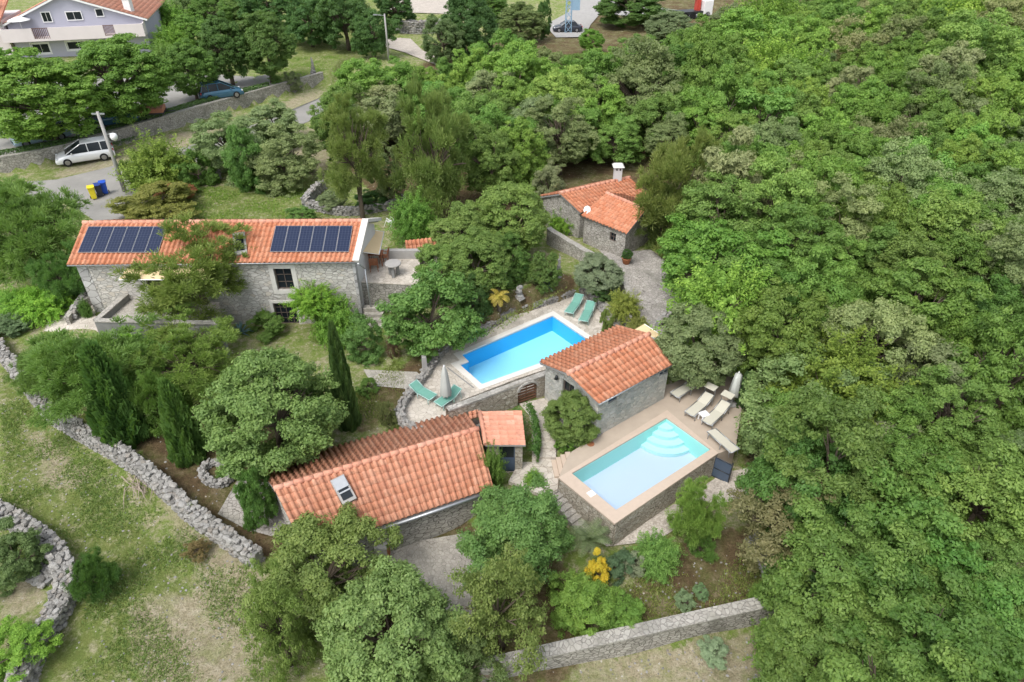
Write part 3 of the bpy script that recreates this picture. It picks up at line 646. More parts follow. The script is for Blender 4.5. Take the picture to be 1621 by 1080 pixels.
# ================================================================ front terrace of the house
tz = 2.0
P_ = [at(200,466,tz), at(152,508,tz), at(345,512,tz), at(345,470,tz)]
ter = thing('raised_terrace', 'low grey concrete terrace with parapet in front of the long stone house', 'terrace', ((P_[0].x+P_[2].x)/2, (P_[0].y+P_[2].y)/2, 0))
b = MB(); b.slab(P_, -.5, tz-.32); b.build('floor', M['pave_grey'], ter)
b = MB()
def wallbar(mb, p, q, w_, z0, z1, a=.5):
    p, q = Vector((p[0], p[1])), Vector((q[0], q[1])); d = q-p; mb.box(((p.x+q.x)/2, (p.y+q.y)/2, (z0+z1)/2), (d.length, w_, z1-z0), math.atan2(d.y, d.x), a)
wallbar(b, P_[0], P_[1], .26, -.5, tz); wallbar(b, P_[1], P_[2]+Vector((.1,0,0)), .26, -.5, tz-.003); b.build('parapet', M['concrete_dark'], ter)
b = MB(); wallbar(b, P_[0], P_[1], .32, tz, tz+.06); wallbar(b, P_[1], P_[2], .32, tz+.001, tz+.063); b.build('parapet_cap', M['cap'], ter)
# right terrace (upper level) with steps
uz = 2.1
U = [at(585,447,uz), at(665,452,uz), at(662,405,uz), at(640,402,uz), at(596,398,uz), at(578,400,uz)]
ut = thing('stone_terrace', 'pale crazy-paved upper terrace at the right end of the long house', 'terrace', ((U[0].x+U[2].x)/2, (U[0].y+U[2].y)/2, 0))
b = MB(); b.slab([(cc[1].x+.05, U[0].y), (U[1].x, U[1].y), (U[2].x, U[2].y), (cc[1].x+.05, U[4].y+.4)], -.4, uz-.02); b.build('retaining_wall', M['stone_grey'], ut)
b = MB(); b.slab([(cc[1].x+.08, U[0].y-.03), (U[1].x+.05, U[1].y-.03), (U[2].x+.05, U[2].y+.05), (cc[1].x+.08, U[4].y+.4)], uz-.02, uz+.04); b.build('paving', M['pave_light'], ut)
b = MB(); wallbar(b, at(612,409,uz), at(672,409,uz), .3, uz+.04, uz+.55); b.build('parapet', M['concrete'], ut)
# stair below it
st = thing('stone_steps', 'flight of old stone steps at the foot of the upper terrace wall', 'steps', at(592,505,.3)*1.0)
for i in range(4):
    p = at(590+i*1.5, 486+i*9, .85-.2*i); b = MB(); b.box((p.x, p.y, p.z-.35), (1.05, .42, .7)); b.build('step', M['pave_grey'], st)
# ================================================================ small tiled shed behind terrace
q = [at(644,404,2.3+.0), at(712,404,2.3), at(704,374,2.9), at(641,381,2.9)]
sh = thing('tiled_shed', 'small shed with a single orange tiled slope behind the upper terrace', 'shed', (q[0].x, q[0].y+.5, 1.2))
b = MB(); tiles(b, q[0], q[1], q[2], q[3], .25, seed=4); ro = b.build('roof', M['tile'], sh); b = MB(); under(b, q); b.build('roof_deck', M['concrete_dark'], ro)
b = MB(); b.slab([(q[0].x+.15,q[0].y+.15),(q[1].x-.1,q[1].y+.15),(q[2].x-.1,q[2].y-.15),(q[3].x+.15,q[3].y-.15)], .9, 2.17); b.build('wall', M['stone_grey'], sh)
# ================================================================ pool house
ze, zr = 2.2, 2.95
hFL, hFR, hBL, hBR = at(948,639,ze), at(1064,577,ze), at(854,573,ze), at(978,515.5,ze)
hRL, hRR = at(899,591,zr), at(1028,529,zr)
ci = inset([hFL, hFR, hBR, hBL], (.2,.2)); pfr = frame_at(ci[0], ci[1]); lfr = frame_at(ci[3], ci[0])
Af = Vector((ci[0].x, ci[0].y, 0)); f2 = lambda x, y: onplane(x, y, Af, pfr[1]); Al = Vector((ci[3].x, ci[3].y, 0)); f3 = lambda x, y: onplane(x, y, Al, lfr[1])
v1 = rect(964,634,977,628, f2); v1 = (v1[0], v1[1], 1.62, 1.92); v2 = rect(1045,592,1057,587, f2); v2 = (v2[0], v2[1], 1.62, 1.92)
d0, d1 = f3(890,620)[0], f3(906,620)[0]; dd = (min(d0,d1), max(d0,d1)+.1, .1, 1.95)
pool_house, proof, pfrs, _ = gabled('pool_house', 'low stone bathhouse with orange gabled roof between the two pools', 'house', hFL, hFR, hRL, hRR, hBL, hBR, 0, 'stone_rend', 'tile', (.2,.2),
    {'front': [v1, v2], 'left': [dd]}, seed=21)
window(pool_house, pfr, *v1, name='vent_window', bars=(0,0), fm='blue_metal', rec=.12); window(pool_house, pfr, *v2, name='vent_window', bars=(0,0), fm='blue_metal', rec=.12)
window(pool_house, lfr, *dd, name='door', bars=(1,2), fm='wood_grey', rec=.12)
b = MB(); lp = lfr[0]+lfr[1]*(dd[0]-.3)-lfr[2]*.12; b.lathe((lp.x, lp.y, 1.9), [(.02,.12),(.05,.1),(.10,-.08),(.02,-.09)], 10); b.build('wall_lamp', M['iron'], pool_house)
b = MB(); ap = [at(1004,522,2.2), at(1020,513,2.2), at(1046,530,2.0), at(1040,537,2.0)]; awning(pool_house, ap)
# ================================================================ low cottage (front left)
ze, zr = .4, 1.42
cFL, cFR, cRL, cRR = at(482,872,ze), at(781,771,ze), at(434,774,zr), at(757,679,zr); cBR = at(735,650,ze); cBL = at(411,742,ze)
co, croof, cfrs, cci = gabled('stone_cottage', 'low rubble stone cottage with large weathered orange roof and skylight', 'house', cFL, cFR, cRL, cRR, cBL, cBR, -1.6, 'stone_low', 'tile_old', (.16,.1), seed=31, tw=.245, gutter=False)
b = MB(); gA, gB = cFL.lerp(cFR, .38)+Vector((.06,-.1,-.12)), cFR+Vector((.1,-.1,-.08)); b.tube([gA, gB], .07, 8); b.tube([gB, gB+Vector((.05,.15,-.25)), gB+Vector((0,.3,-1.5))], .04); b.build('gutter', M['zinc'], croof)
b = MB(); wallbar(b, cci[0]+(cci[1]-cci[0])*.35, cci[1], .3, .02, .27); b.build('lintel_beam', M['concrete'], co)
# skylight / roof chimney
n = (cFR-cFL).cross(cRL-cFL).normalized(); v_ = (cRL-cFL).normalized(); u_ = v_.cross(n); Mx = __import__('mathutils').Matrix((u_, v_, n)).transposed()
def con(px, py, lift=0.):
    a, bb, c_ = ray(px, py); o = Vector((0,0,CAMH)); dv = Vector((a, bb, c_)); return o+dv*((cFL+n*lift-o).dot(n)/dv.dot(n))
c0, c1 = con(541,757), con(547,800); L = (c0-c1).length; mid = (c0+c1)/2
b = MB(); b.box(mid+n*.10, (.56, L, .26), M=Mx); sky_ = b.build('skylight', M['concrete'], croof)
b = MB(); b.box(mid+n*.235-v_*L*.1, (.40, L*.56, .03), M=Mx); b.build('skylight_glass', M['glass'], sky_)
b = MB(); b.box(mid+n*.26-v_*L*.10, (.46, .06, .05), M=Mx); b.box(mid+n*.25+v_*L*.24, (.5, L*.42, .05), M=Mx); b.build('skylight_frame', M['zinc'], sky_)
# wooden post and letter box at front
p = on(606,880); b = MB()
mt = thing('meter_cabinet', 'small pale stone cabinet with a rusty side beside the cottage front corner', 'cabinet', p)
b.box((p.x,p.y,p.z+.35), (.5,.42,.7)); b.build('body', M['whitestone'], mt, bevel=.02); b = MB(); b.box((p.x+.27,p.y,p.z+.33), (.05,.4,.62)); b.build('side_panel', M['terracotta'], mt)
# ================================================================ annex
z_ = 1.05
a4 = [at(768,704,z_), at(832,704,z_), at(826,650,z_+.25), at(760,652,z_+.25)]
an = thing('tiled_annex', 'small square tiled porch shed with blue door beside the cottage', 'shed', ((a4[0].x+a4[2].x)/2, (a4[0].y+a4[2].y)/2, -.8))
b = MB(); tiles(b, a4[3], a4[0], a4[1], a4[2], .25, seed=9); ro = b.build('roof', M['tile_pale'], an); b = MB(); under(b, a4); b.build('roof_deck', M['concrete'], ro)
b = MB(); b.bar(a4[0]+Vector((.02,0,.02)), a4[3], .1, .1, 8); b.build('edge_tiles', M['tile_pale'], ro)
fA, fB = a4[0]+Vector((.12,.18,0)), a4[1]+Vector((-.12,.18,0)); kA, kB = a4[3]+Vector((.12,-.1,0)), a4[2]+Vector((-.12,-.1,0))
b = MB(); Lf = (fB.xy-fA.xy).length; dh2 = (Lf*.30, Lf*.78, -.75, .8)
wallrun(b, fA, fB, -1.4, z_-.1, [dh2]); wallrun(b, fB, kB, -1.4, z_-.1); wallrun(b, kA, fA, -1.4, z_-.1); wallrun(b, kB, kA, -1.4, z_-.1); b.build('wall', M['stone_brown'], an)
window(an, frame_at(fA, fB), *dh2, name='door', bars=(0,1), fm='blue_metal', rec=.08)
b = MB(); facade_box(b, frame_at(fA, fB), dh2[0]+.05, dh2[1]-.05, -.75, .0, .04, .1); b.build('door_panel', M['blue_metal'], an)
# little tile patch link between
p4 = [at(744,664,.9), at(758,660,.9), at(757,648,1.1), at(742,652,1.1)]; b = MB(); tiles(b, *p4, .25, seed=3); under(b, p4); b.build('link_roof', M['tile_old'], an)
# ================================================================ far cottage
ze, zr = 3.0, 3.75
k = lambda x, y, z: at(x, y, z)
FLm, RLm, RRm = k(919,337,ze), k(886,306,zr), k(997,281,zr); FRm = FLm+(RRm-RLm); FRm.z = ze
BLm = 2*RLm-FLm; BLm.z = ze; BRm = 2*RRm-FRm; BRm.z = ze
fc, froof, ffr, fcc = gabled('stone_cottage', 'far stone cottage with orange cross-gabled roof, chimney and dish by the cobbled court', 'house', FLm, FRm, RLm, RRm, BLm, BRm, 1.0, 'stone_grey', 'tile', (.2,.15), seed=41, gutter=False)
eFL, eFR, eRL, eRR = k(920,341,ze-.0), k(992,370,ze-.0), k(960,306,zr+.02), k(1022,332,zr+.02)
eBR = 2*eRR-eFR; eBR.z = ze; eBL = 2*eRL-eFL; eBL.z = ze
wv = (eFR-eFL); zz = onplane(969,375,Vector((0,0,0))+Vector((inset([eFL,eFR,eBR,eBL],(.15,.15))[0].x, inset([eFL,eFR,eBR,eBL],(.15,.15))[0].y,0)), wv.xy.normalized().to_3d())
hw = (zz[0]-.2, zz[0]+.28, zz[1]-.3, zz[1]+.28)
ex, eroof, efr, ecc = gabled('cottage_wing', 'wing', 'house', eFL, eFR, eRL, eRR, eBL, eBR, 1.0, 'stone_grey', 'tile', (.15,.15), {'front': [hw]}, seed=43, gutter=False)
window(ex, efr['front'], *hw, bars=(1,1), trim=None, rec=.12, fm='wood_grey')
# merge the wing into the cottage: its wall, roof and window become parts of it
off = Vector(ex.location)-Vector(fc.location)
for ch in list(ex.children):
    ch.parent = fc; ch.location = Vector(ch.location)+off
bpy.data.objects.remove(ex)
cp = k(977,284,3.75); b = MB(); b.box((cp.x, cp.y, 3.9), (.5,.5,1.1)); b.box((cp.x, cp.y, 4.55), (.5,.5,.2)); ch = b.build('chimney', M['plaster'], froof)
b = MB(); b.box((cp.x, cp.y, 4.72), (.74,.74,.12), taper=.7); b.build('chimney_cap', M['whitestone'], ch)
for dx in (-.11,.11): b = MB(); b.box((cp.x+dx, cp.y-.251, 4.5), (.09,.02,.13)); b.build('flue_opening', M['rubber'], ch)
dp = k(930,336,3.1); b = MB(); b.lathe((0,0,0), [(.0,0),(.2,.03),(.32,.10),(.33,.12),(.30,.11),(.0,.03)], 14); b.bar((0,0,0), (0,-.1,-.35), .03); b.bar((0,0,.02),(0,.05,.38),.015); do = b.build('satellite_dish', M['white'], froof, local=True); do.location = Vector((dp.x, dp.y, 3.25))-rootloc(froof); do.scale = (.75,.75,.75); do.rotation_euler = (R(62), 0, R(-35))
# ================================================================ grey-lilac villa (top left)
zg = 1.5; vA, vB = at(32,93,zg), at(241,82,zg); vu = (vB-vA).xy.normalized(); va3 = Vector((vA.x, vA.y, 0)); vfr = frame_at(vA, vB); VL = (vB-vA).xy.length
vp = lambda x, y: onplane(x, y, va3, vu.to_3d())
vb3 = va3-Vector((vfr[2].x, vfr[2].y, 0))*1.5; vq = lambda x, y: onplane(x, y, vb3, vu.to_3d())
zbal = vq(120,59)[1]; zpar = vq(120,42)[1]; zev = vp(228,28)[1]; zap = vp(118,-9)[1]
vil = thing('villa', 'large grey-lilac villa with balcony and orange gabled roof in the top left corner', 'house', (vA.x+vu.x*VL/2, vA.y+4, zg))
def vrect(x0,y0,x1,y1): return rect(x0,y0,x1,y1, vp)
n_ = vfr[2]; D = 13.; hz = [vrect(54,68,76,86), vrect(108,64,140,80)]; up = [vrect(69,18,79,36), vrect(107,17,128,33), vrect(153,13,162,27)]
hz = [(a,b_,max(c_,zg+.3),d) for a,b_,c_,d in hz]
b = MB(); p0 = vfr[0]; p1 = p0+vu*VL; L = VL
wallrun(b, p0, p1, zg-.6, zev, hz, top=[(L*.45, zap)]); 
b.build('wall', M['lilac'], vil)
b = MB(); wallrun(b, p1, p1+n_*D, zg-.6, zev); wallrun(b, p1+n_*D, p0+n_*D, zg-.6, zev, top=[(L*.55, zap)]); wallrun(b, p0+n_*D, p0, zg-.6, zev); b.build('side_wall', M['lilac'], vil)
for h in hz: window(vil, vfr, *h, bars=(1,0), fm='white', rec=.12, fw=.12, trim='white', t=.1)
for h in up: window(vil, vfr, *h, bars=(1,0) if h[1]-h[0] > 1 else (0,0), fm='white', rec=-.05, fw=.1)
P3 = lambda s, d, z: Vector((p0.x+vu.x*s+n_.x*d, p0.y+vu.y*s+n_.y*d, z))
b = MB(); ov = .9; sl = (zap-zev)/(L*.45); sr = (zap-zev)/(L*.55)
rL0, rR0 = P3(-ov, -.5, zev-ov*sl+.15), P3(L+.6, -.5, zev-.6*sr+.15); aF, aB = P3(L*.45, -.5, zap+.15), P3(L*.45, D+.5, zap+.15)
rL1, rR1 = P3(-ov, D+.5, zev-ov*sl+.15), P3(L+.6, D+.5, zev-.6*sr+.15)
tiles(b, rL1, rL0, aF, aB, .4, .5, .05, 5); tiles(b, rR0, rR1, aB, aF, .4, .5, .05, 6); vr = b.build('roof', M['tile_pale'], vil)
b = MB(); under(b, [rL1, rL0, aF, aB], .2); under(b, [rR0, rR1, aB, aF], .2); b.build('roof_deck', M['white'], vr)
b = MB(); c_ = P3(L*.9, 1.2, zev+.9); b.box(c_, (.8,.8,2.2)); b.box(c_+Vector((0,0,1.15)), (1.0,1.0,.12)); b.build('chimney', M['white'], vr)
b = MB(); facade_box(b, vfr, -.5, L+.1, zbal-.25, zbal, -1.6, -.003); bal = b.build('balcony', M['pinkwall'], vil)
b = MB(); sa, sb = L*.195, L*.31; sc_, se = L*.71, L*.79
for a0, a1 in ((-.5, sa), (sb, sc_), (se, L+.1)): facade_box(b, vfr, a0, a1, zbal, zpar, -1.6, -1.45)
facade_box(b, vfr, -.5, -.35, zbal, zpar, -1.445, -.003); facade_box(b, vfr, L-.05, L+.1, zbal, zpar, -1.445, -.003); b.build('parapet', M['pinkwall'], bal)
for a0, a1 in ((sa, sb), (sc_, se)):
    b = MB()
    for i in range(9): x = a0+(a1-a0)*(i+.5)/9; facade_box(b, vfr, x-.03, x+.03, zbal, zpar-.05, -1.56, -1.5)
    facade_box(b, vfr, a0, a1, zpar-.05, zpar, -1.58, -1.48); b.build('railing', M['wood'], bal)
b = MB(); q = P3(-3.5, 3, 0); b.box((q.x, q.y, zg+2.0), (6.5, 7, 4.6), math.atan2(vu.y, vu.x)); b.build('side_wing', M['pinkwall'], vil)
rw = [P3(-7.5,-1.2,zg+4.2), P3(-.3,-1.2,zg+4.2), P3(-.3,4,zg+5.9), P3(-7.5,4,zg+5.9)]; b = MB(); tiles(b, *rw, .4, .5, .05, 8); under(b, rw, .15); w2 = b.build('wing_roof', M['tile_pale'], vil)
q = P3(-1.6, 1.5, zg+5.6); b = MB(); b.box(q, (.9,.9,2.4)); b.build('brick_chimney', M['terracotta'], w2)
# ================================================================ pools
def basin(parent, rim, depth, z, wm, fm, shallow=None):
    """rim: plan polygon ccw"""
    b = MB(); n = len(rim)
    for i in range(n):
        p, q = rim[i], rim[(i+1) % n]; b.poly([(p[0],p[1],z), (p[0],p[1],z-depth), (q[0],q[1],z-depth), (q[0],q[1],z)])
    o = b.build('basin_wall', M[wm], parent); b = MB(); b.poly([(p[0],p[1],z-depth) for p in rim]); b.build('basin_floor', M[fm], o); return o
def ccw(P):
    a = sum(P[i][0]*P[(i+1) % len(P)][1]-P[(i+1) % len(P)][0]*P[i][1] for i in range(len(P)))
    return list(P) if a > 0 else list(reversed(P))
def holed(mb, outer, inner, z, th=None):     # flat sheet with a hole, optional thickness
    vs = [Vector((p[0], p[1])) for p in outer]+[Vector((p[0], p[1])) for p in inner]; n = len(outer); m = len(inner)
    ed = [(i, (i+1) % n) for i in range(n)]+[(n+i, n+(i+1) % m) for i in range(m)]
    r = geometry.delaunay_2d_cdt(vs, ed, [], 0, 1e-5)
    for f in r[2]:
        c_ = sum((r[0][i] for i in f), Vector((0,0)))/len(f)
        X = np.array([c_.x]); Y = np.array([c_.y])
        if inpoly(X, Y, outer)[0] and not inpoly(X, Y, inner)[0]:
            P = [(r[0][i].x, r[0][i].y, z) for i in f]
            if (P[1][0]-P[0][0])*(P[2][1]-P[0][1])-(P[1][1]-P[0][1])*(P[2][0]-P[0][0]) < 0: P.reverse()
            mb.poly(P)
    if th:
        for L_ in (outer, inner):
            for i in range(len(L_)):
                p, q = L_[i], L_[(i+1) % len(L_)]; mb.poly([(p[0],p[1],z-th), (q[0],q[1],z-th), (q[0],q[1],z), (p[0],p[1],z)])
def grow(P, d):
    P = [Vector((p[0], p[1])) for p in ccw(P)]; n = len(P); out = []
    for i in range(n):
        a = (P[i]-P[i-1]).normalized(); b_ = (P[(i+1) % n]-P[i]).normalized(); na = Vector((a.y, -a.x)); nb = Vector((b_.y, -b_.x))
        bis = (na+nb); bis = bis/max(.3, bis.length_squared)*2; out.append(P[i]+bis*d)
    return out
# upper pool -------------------------------------------------------------
za = .2
p1 = [at(875,500,za), at(936,537,za), at(728,578,za), at(742,572,za), at(731,562,za)]
e = (p1[2]-p1[0]).xy; w1 = (p1[1]-p1[0]).xy
u1 = (at(875,500,za)-at(731,562,za)).xy.normalized(); v1_ = Vector((u1.y, -u1.x))
O = p1[0].xy; Lp = 6.15; Wp = 3.65
nook = at(742,573,za).xy; s_n = (nook-O).dot(-u1); t_n = (nook-O).dot(v1_)
rim1 = [O, O-u1*s_n*1.0-u1*(6.0-s_n)*0, ]
s_far = (at(731,562,za).xy-O).dot(-u1); end = at(728,578,za).xy; s_end = (end-O).dot(-u1); near = at(763,609,za).xy; s2 = (near-O).dot(-u1); t2 = (near-O).dot(v1_); t1 = (end-O).dot(v1_)
rim1 = ccw([O, at(731,562,za).xy, nook, end, near, O+v1_*max(t2, 3.4)])
pool1 = thing('swimming_pool', 'blue rectangular pool with white coping on the upper terrace', 'pool', (O.x-1, O.y-3, za))
basin(pool1, rim1, .98, za-.03, 'liner_blue', 'liner_sky_floor')
b = MB(); holed(b, grow(rim1, .32), rim1, za+.035, .12); b.build('coping', M['coping'], pool1)
b = MB(); b.poly([(p[0], p[1], za-.09) for p in rim1]); b.build('water', M['water_blue'], pool1)
b = MB(); holed(b, ccw(deck1), grow(rim1, .318), za, .1); dk = b.build('pool_terrace', M['pave_light']); tag(dk, kind='structure')
b = MB(); 
for a_, c_ in (((722,559),(733,566)), ((708,582),(750,614))):
    q0, q1 = at(*a_, za+.004), at(*c_, za+.004); wallbar(b, q0, q1, .07, za+.003, za+.012)
b.build('drain_slot', M['concrete_dark'], pool1)
# lower pool ---------------------------------------------------------------
zb = 0.
rim2 = ccw([at(905,750,zb).xy, at(975,808,zb).xy, at(1125,712,zb).xy, at(1055,662,zb).xy])
pool2 = thing('swimming_pool', 'raised rectangular pool with milky turquoise water and brown stone outer wall', 'pool', (5.5, 20.8, -1.4))
basin(pool2, rim2, .95, zb-.03, 'liner_aqua', 'liner_sky_white')
out2 = [at(884,757,zb), at(973,830,zb), at(1137,718,zb), at(1056,650,zb)]
co2 = [Vector((p.x,p.y)) for p in out2]
b = MB(); holed(b, ccw(co2), rim2, zb+.03, .08); b.build('coping', M['deck_coping'], pool2)
b = MB(); ow = [at(887,756,zb).xy, at(974,826.5,zb).xy, at(1134,717.5,zb).xy]; 
for p, q in ((ow[0], ow[1]), (ow[1], ow[2])):
    wallbar(b, p, q, .12, -1.9, zb-.052)
b.build('outer_wall', M['stone_brown'], pool2)
b = MB(); b.poly([(p[0], p[1], zb-.09) for p in rim2]); b.build('water', M['water_aqua'], pool2)
# pool stairs in the far corner
rc = at(1055,662,zb).xy; du = (at(1125,712,zb).xy-rc).normalized(); dv_ = (at(905,750,zb).xy-rc).normalized(); b = MB()
for i, (a_, z_) in enumerate(((.5,-.24),(.85,-.42),(1.2,-.60),(1.55,-.78))):
    pts = [rc+du*.003+dv_*.003]+[rc+du*a_*math.cos(t_)+dv_*a_*math.sin(t_)*1.0 for t_ in (0, .26, .52, .79, 1.05, 1.31, 1.57)]
    b.slab([(p.x, p.y) for p in pts], -.97+i*.001, z_)
b.build('pool_stairs', M['liner_step'], pool2)
b = MB(); q = at(936,782,.03); b.box((q.x,q.y,.045), (.28,.28,.03), .6); b.build('skimmer_lid', M['white'], pool2)
# lower deck
dkp = [at(a_, c_, zb) for a_, c_ in [(884,757),(1056,650),(1137,718),(1165,708),(1172,660),(1180,610),(1175,575),(1120,560),(1066,560),(1050,590),(945,690),(905,715),(898,724)]]
b = MB(); P = [Vector((p.x,p.y)) for p in dkp]; b.slab([(p.x,p.y) for p in P], -1.0, zb); tag(b.build('pool_deck', M['deck']), kind='structure')
b = MB(); q = at(935,703,0); b.lathe((q.x,q.y,.004), [(.17,0),(.17,.006)], 14); dc = b.build('drain_cover', M['wood_red']); tag(dc, 'round brown drain cover in the beige deck near the deck steps', 'drain cover')
# terrace steps between platform and deck, and the long stone stair
def steps(name, label, a, bb, n, w_, z0, z1, mat, side='down', th=.5, m2='pave_light'):
    a = at(*a, z0); bb = at(*bb, z1); d = (bb-a).xy; t_ = thing(name, label, 'steps', (bb.x, bb.y, z1)); an_ = math.atan2(d.y, d.x)
    for i in range(n):
        f = (i+.5)/n; z = z0+(z1-z0)*i/max(1, n-1); p = a.xy.lerp(bb.xy, f); mb = MB(); mb.box((p.x, p.y, z-th/2), (d.length/n+.04-.0*i, w_, th), an_); mb.build('step', M[mat], t_)
    return t_
steps('stone_steps', 'wide pale stone steps descending from the arched gate past the clipped hedge', (862,668), (861,738), 5, 1.05, .03, -.55, 'pave_light')
steps('deck_steps', 'short beige steps rising from the path to the lower pool deck', (905,728), (876,741), 4, 1.0, -.08, -.5, 'deck_coping')
steps('stone_steps', 'narrow stone steps running down beside the raised pool wall', (874,772), (930,838), 8, .8, -.68, -1.34, 'pave_grey')
b = MB(); pl = [at(a_, c_, -.74) for a_, c_ in [(822,735),(880,735),(888,756),(882,778),(862,790),(830,775),(805,765)]]; b.slab([(p.x,p.y) for p in pl], -1.3, -.60); tag(b.build('stone_landing', M['pave_light']), kind='structure')
# wall with arched gate --------------------------------------------------
g0, g1 = at(880,622,-.05), at(712,680,-.05); gt = thing('garden_wall', 'brown rubble wall with an arched wooden gate between path and upper pool', 'wall', ((g0.x+g1.x)/2, (g0.y+g1.y)/2, 0))
gu = (g1-g0).xy.normalized(); gn = Vector((-gu.y, gu.x)); 
if gn.y > 0: gn = -gn
GA = Vector((g0.x, g0.y, 0)); s0, _ = onplane(851,620,GA,gu.to_3d()); s1, _ = onplane(820,634,GA,gu.to_3d()); Lg = (g1-g0).xy.length; zt = 1.28; gz0 = -.02; gz1 = .75
b = MB(); th_ = .36
def gp3(s, z, d=0): return (g0.x+gu.x*s-gn.x*d, g0.y+gu.y*s-gn.y*d, z)
arc = [(s0+(s1-s0)*(.5-.5*math.cos(math.pi*i/10)), gz1+.38*math.sin(math.pi*i/10)) for i in range(11)]
for d in (0, th_):
    for (a_, c_) in ((0, s0), (s1, Lg)): b.poly([gp3(a_,-1,d), gp3(c_,-1,d), gp3(c_, zt if a_ == 0 else zt-.25,d), gp3(a_, zt,d)])
    for i in range(10): b.poly([gp3(*arc[i],d), gp3(*arc[i+1],d), gp3(arc[i+1][0], zt, d), gp3(arc[i][0], zt, d)])
for i in range(10): b.poly([gp3(*arc[i],0), gp3(*arc[i],th_), gp3(*arc[i+1],th_), gp3(*arc[i+1],0)])
for s_ in (s0, s1): b.poly([gp3(s_,-1,0), gp3(s_,-1,th_), gp3(s_,gz1,th_), gp3(s_,gz1,0)])
b.build('wall_body', M['stone_brown'], gt)
b = MB(); 
b.poly([gp3(-.05,zt+.05,-.02), gp3(Lg,zt-.2,-.02), gp3(Lg,zt-.2,th_-.08), gp3(-.05,zt+.05,th_-.08)]); b.poly([gp3(-.05,zt-.04,-.02), gp3(Lg,zt-.29,-.02), gp3(Lg,zt-.2,-.02), gp3(-.05,zt+.05,-.02)]); b.build('wall_cap', M['cap'], gt)
gate = MB()
for i in range(7):
    z = gz0+.08+i*.165; 
    hw_ = 1.0 if z < gz1 else math.sqrt(max(0, 1-((z-gz1)/.38)**2)); m = (s0+s1)/2; h = (s1-s0)/2*hw_-.02
    if h > .08: a_, c_ = Vector(gp3(m-h, z, .12)), Vector(gp3(m+h, z, .12)); gate.bar(a_, c_, .05, .05, 5)
gt2 = gate.build('gate', M['wood'], gt); b = MB()
for s_ in (s0+.06, (s0+s1)/2, s1-.06): b.bar(gp3(s_, gz0, .17), gp3(s_, gz1+.05, .17), .03)
b.build('gate_rail', M['wood_grey'], gt2)
b = MB()
for i in range(10): b.bar(gp3(arc[i][0], arc[i][1]+.06, -.02), gp3(arc[i+1][0], arc[i+1][1]+.06, -.02), .075, .075, 5)
b.build('arch_stones', M['cap'], gt)
# planter in front of this wall
pp = at(742,668,0); b = MB(); pt_ = thing('stone_planter', 'low stone planter box at the foot of the gate wall', 'planter', (pp.x,pp.y,-.3))
for a_, c_ in (((718,690),(770,668)), ((770,668),(752,648))): wallbar(b, at(*a_,.35), at(*c_,.35), .16, -.9, .35)
b.build('edge', M['cap'], pt_); b = MB(); b.slab([at(718,688,.25).xy, at(768,667,.25).xy, at(752,650,.25).xy, at(712,668,.25).xy], -.9, .22); b.build('soil', M['wood_grey'], pt_)
# ================================================================ dry stone walls made of stones
def rock_templates(n=10):
    out = []
    for i in range(n):
        g_ = []
        for x in (-1,0,1):
            for y in (-1,0,1):
                for z in (-1,0,1): g_.append((x,y,z))
        G = np.array(g_, float); idx = {tuple(p): j for j, p in enumerate(g_)}
        Vv = G/np.maximum(1, np.linalg.norm(G, axis=1, keepdims=True)**.62)+rng.normal(size=G.shape)*.10
        Fq = []
        for ax in range(3):
            for sgn in (-1, 1):
                for a_ in (-1, 0):
                    for c_ in (-1, 0):
                        q = []
                        for da, dc_ in ((0,0),(1,0),(1,1),(0,1)):
                            p = [0,0,0]; p[ax] = sgn; p[(ax+1)%3] = a_+da; p[(ax+2)%3] = c_+dc_; q.append(idx[tuple(p)])
                        Fq.append(q if sgn > 0 else q[::-1])
        out.append((Vv*.5, np.array(Fq)))
    return out
RT = rock_templates()
def rocks(items):
    """items: centre, (dx,dy,dz), heading -> V, F, attr"""
    VV, FF, AA = [], [], []; n = 0
    for c_, d, h in items:
        Vt, Ft = RT[rng.integers(len(RT))]; tlt = rng.normal(size=2)*.16; cz, sz = math.cos(h), math.sin(h)
        v = Vt*np.array(d); v = np.stack([v[:,0], v[:,1]-v[:,2]*tlt[0], v[:,2]+v[:,1]*tlt[0]+v[:,0]*tlt[1]], 1)
        v = np.stack([v[:,0]*cz-v[:,1]*sz, v[:,0]*sz+v[:,1]*cz, v[:,2]], 1)+np.array(c_)
        VV.append(v); FF.append(Ft+n); AA.append(np.full(len(Ft), rng.random())); n += len(v)
    return np.concatenate(VV), np.concatenate(FF), np.concatenate(AA)
def path_pts(P, step):
    P = [Vector((p[0], p[1])) for p in P]; out = []; acc = 0
    for i in range(len(P)-1):
        d = P[i+1]-P[i]; L = d.length; s_ = acc
        while s_ < L: out.append((P[i]+d*s_/L, math.atan2(d.y, d.x))); s_ += step
        acc = s_-L
    return out
def smooth(P, n=2):
    P = [Vector((p[0], p[1])) for p in P]
    for _ in range(n):
        Q = [P[0]]
        for i in range(len(P)-1): Q += [P[i]*.75+P[i+1]*.25, P[i]*.25+P[i+1]*.75]
        P = Q+[P[-1]]
    return P
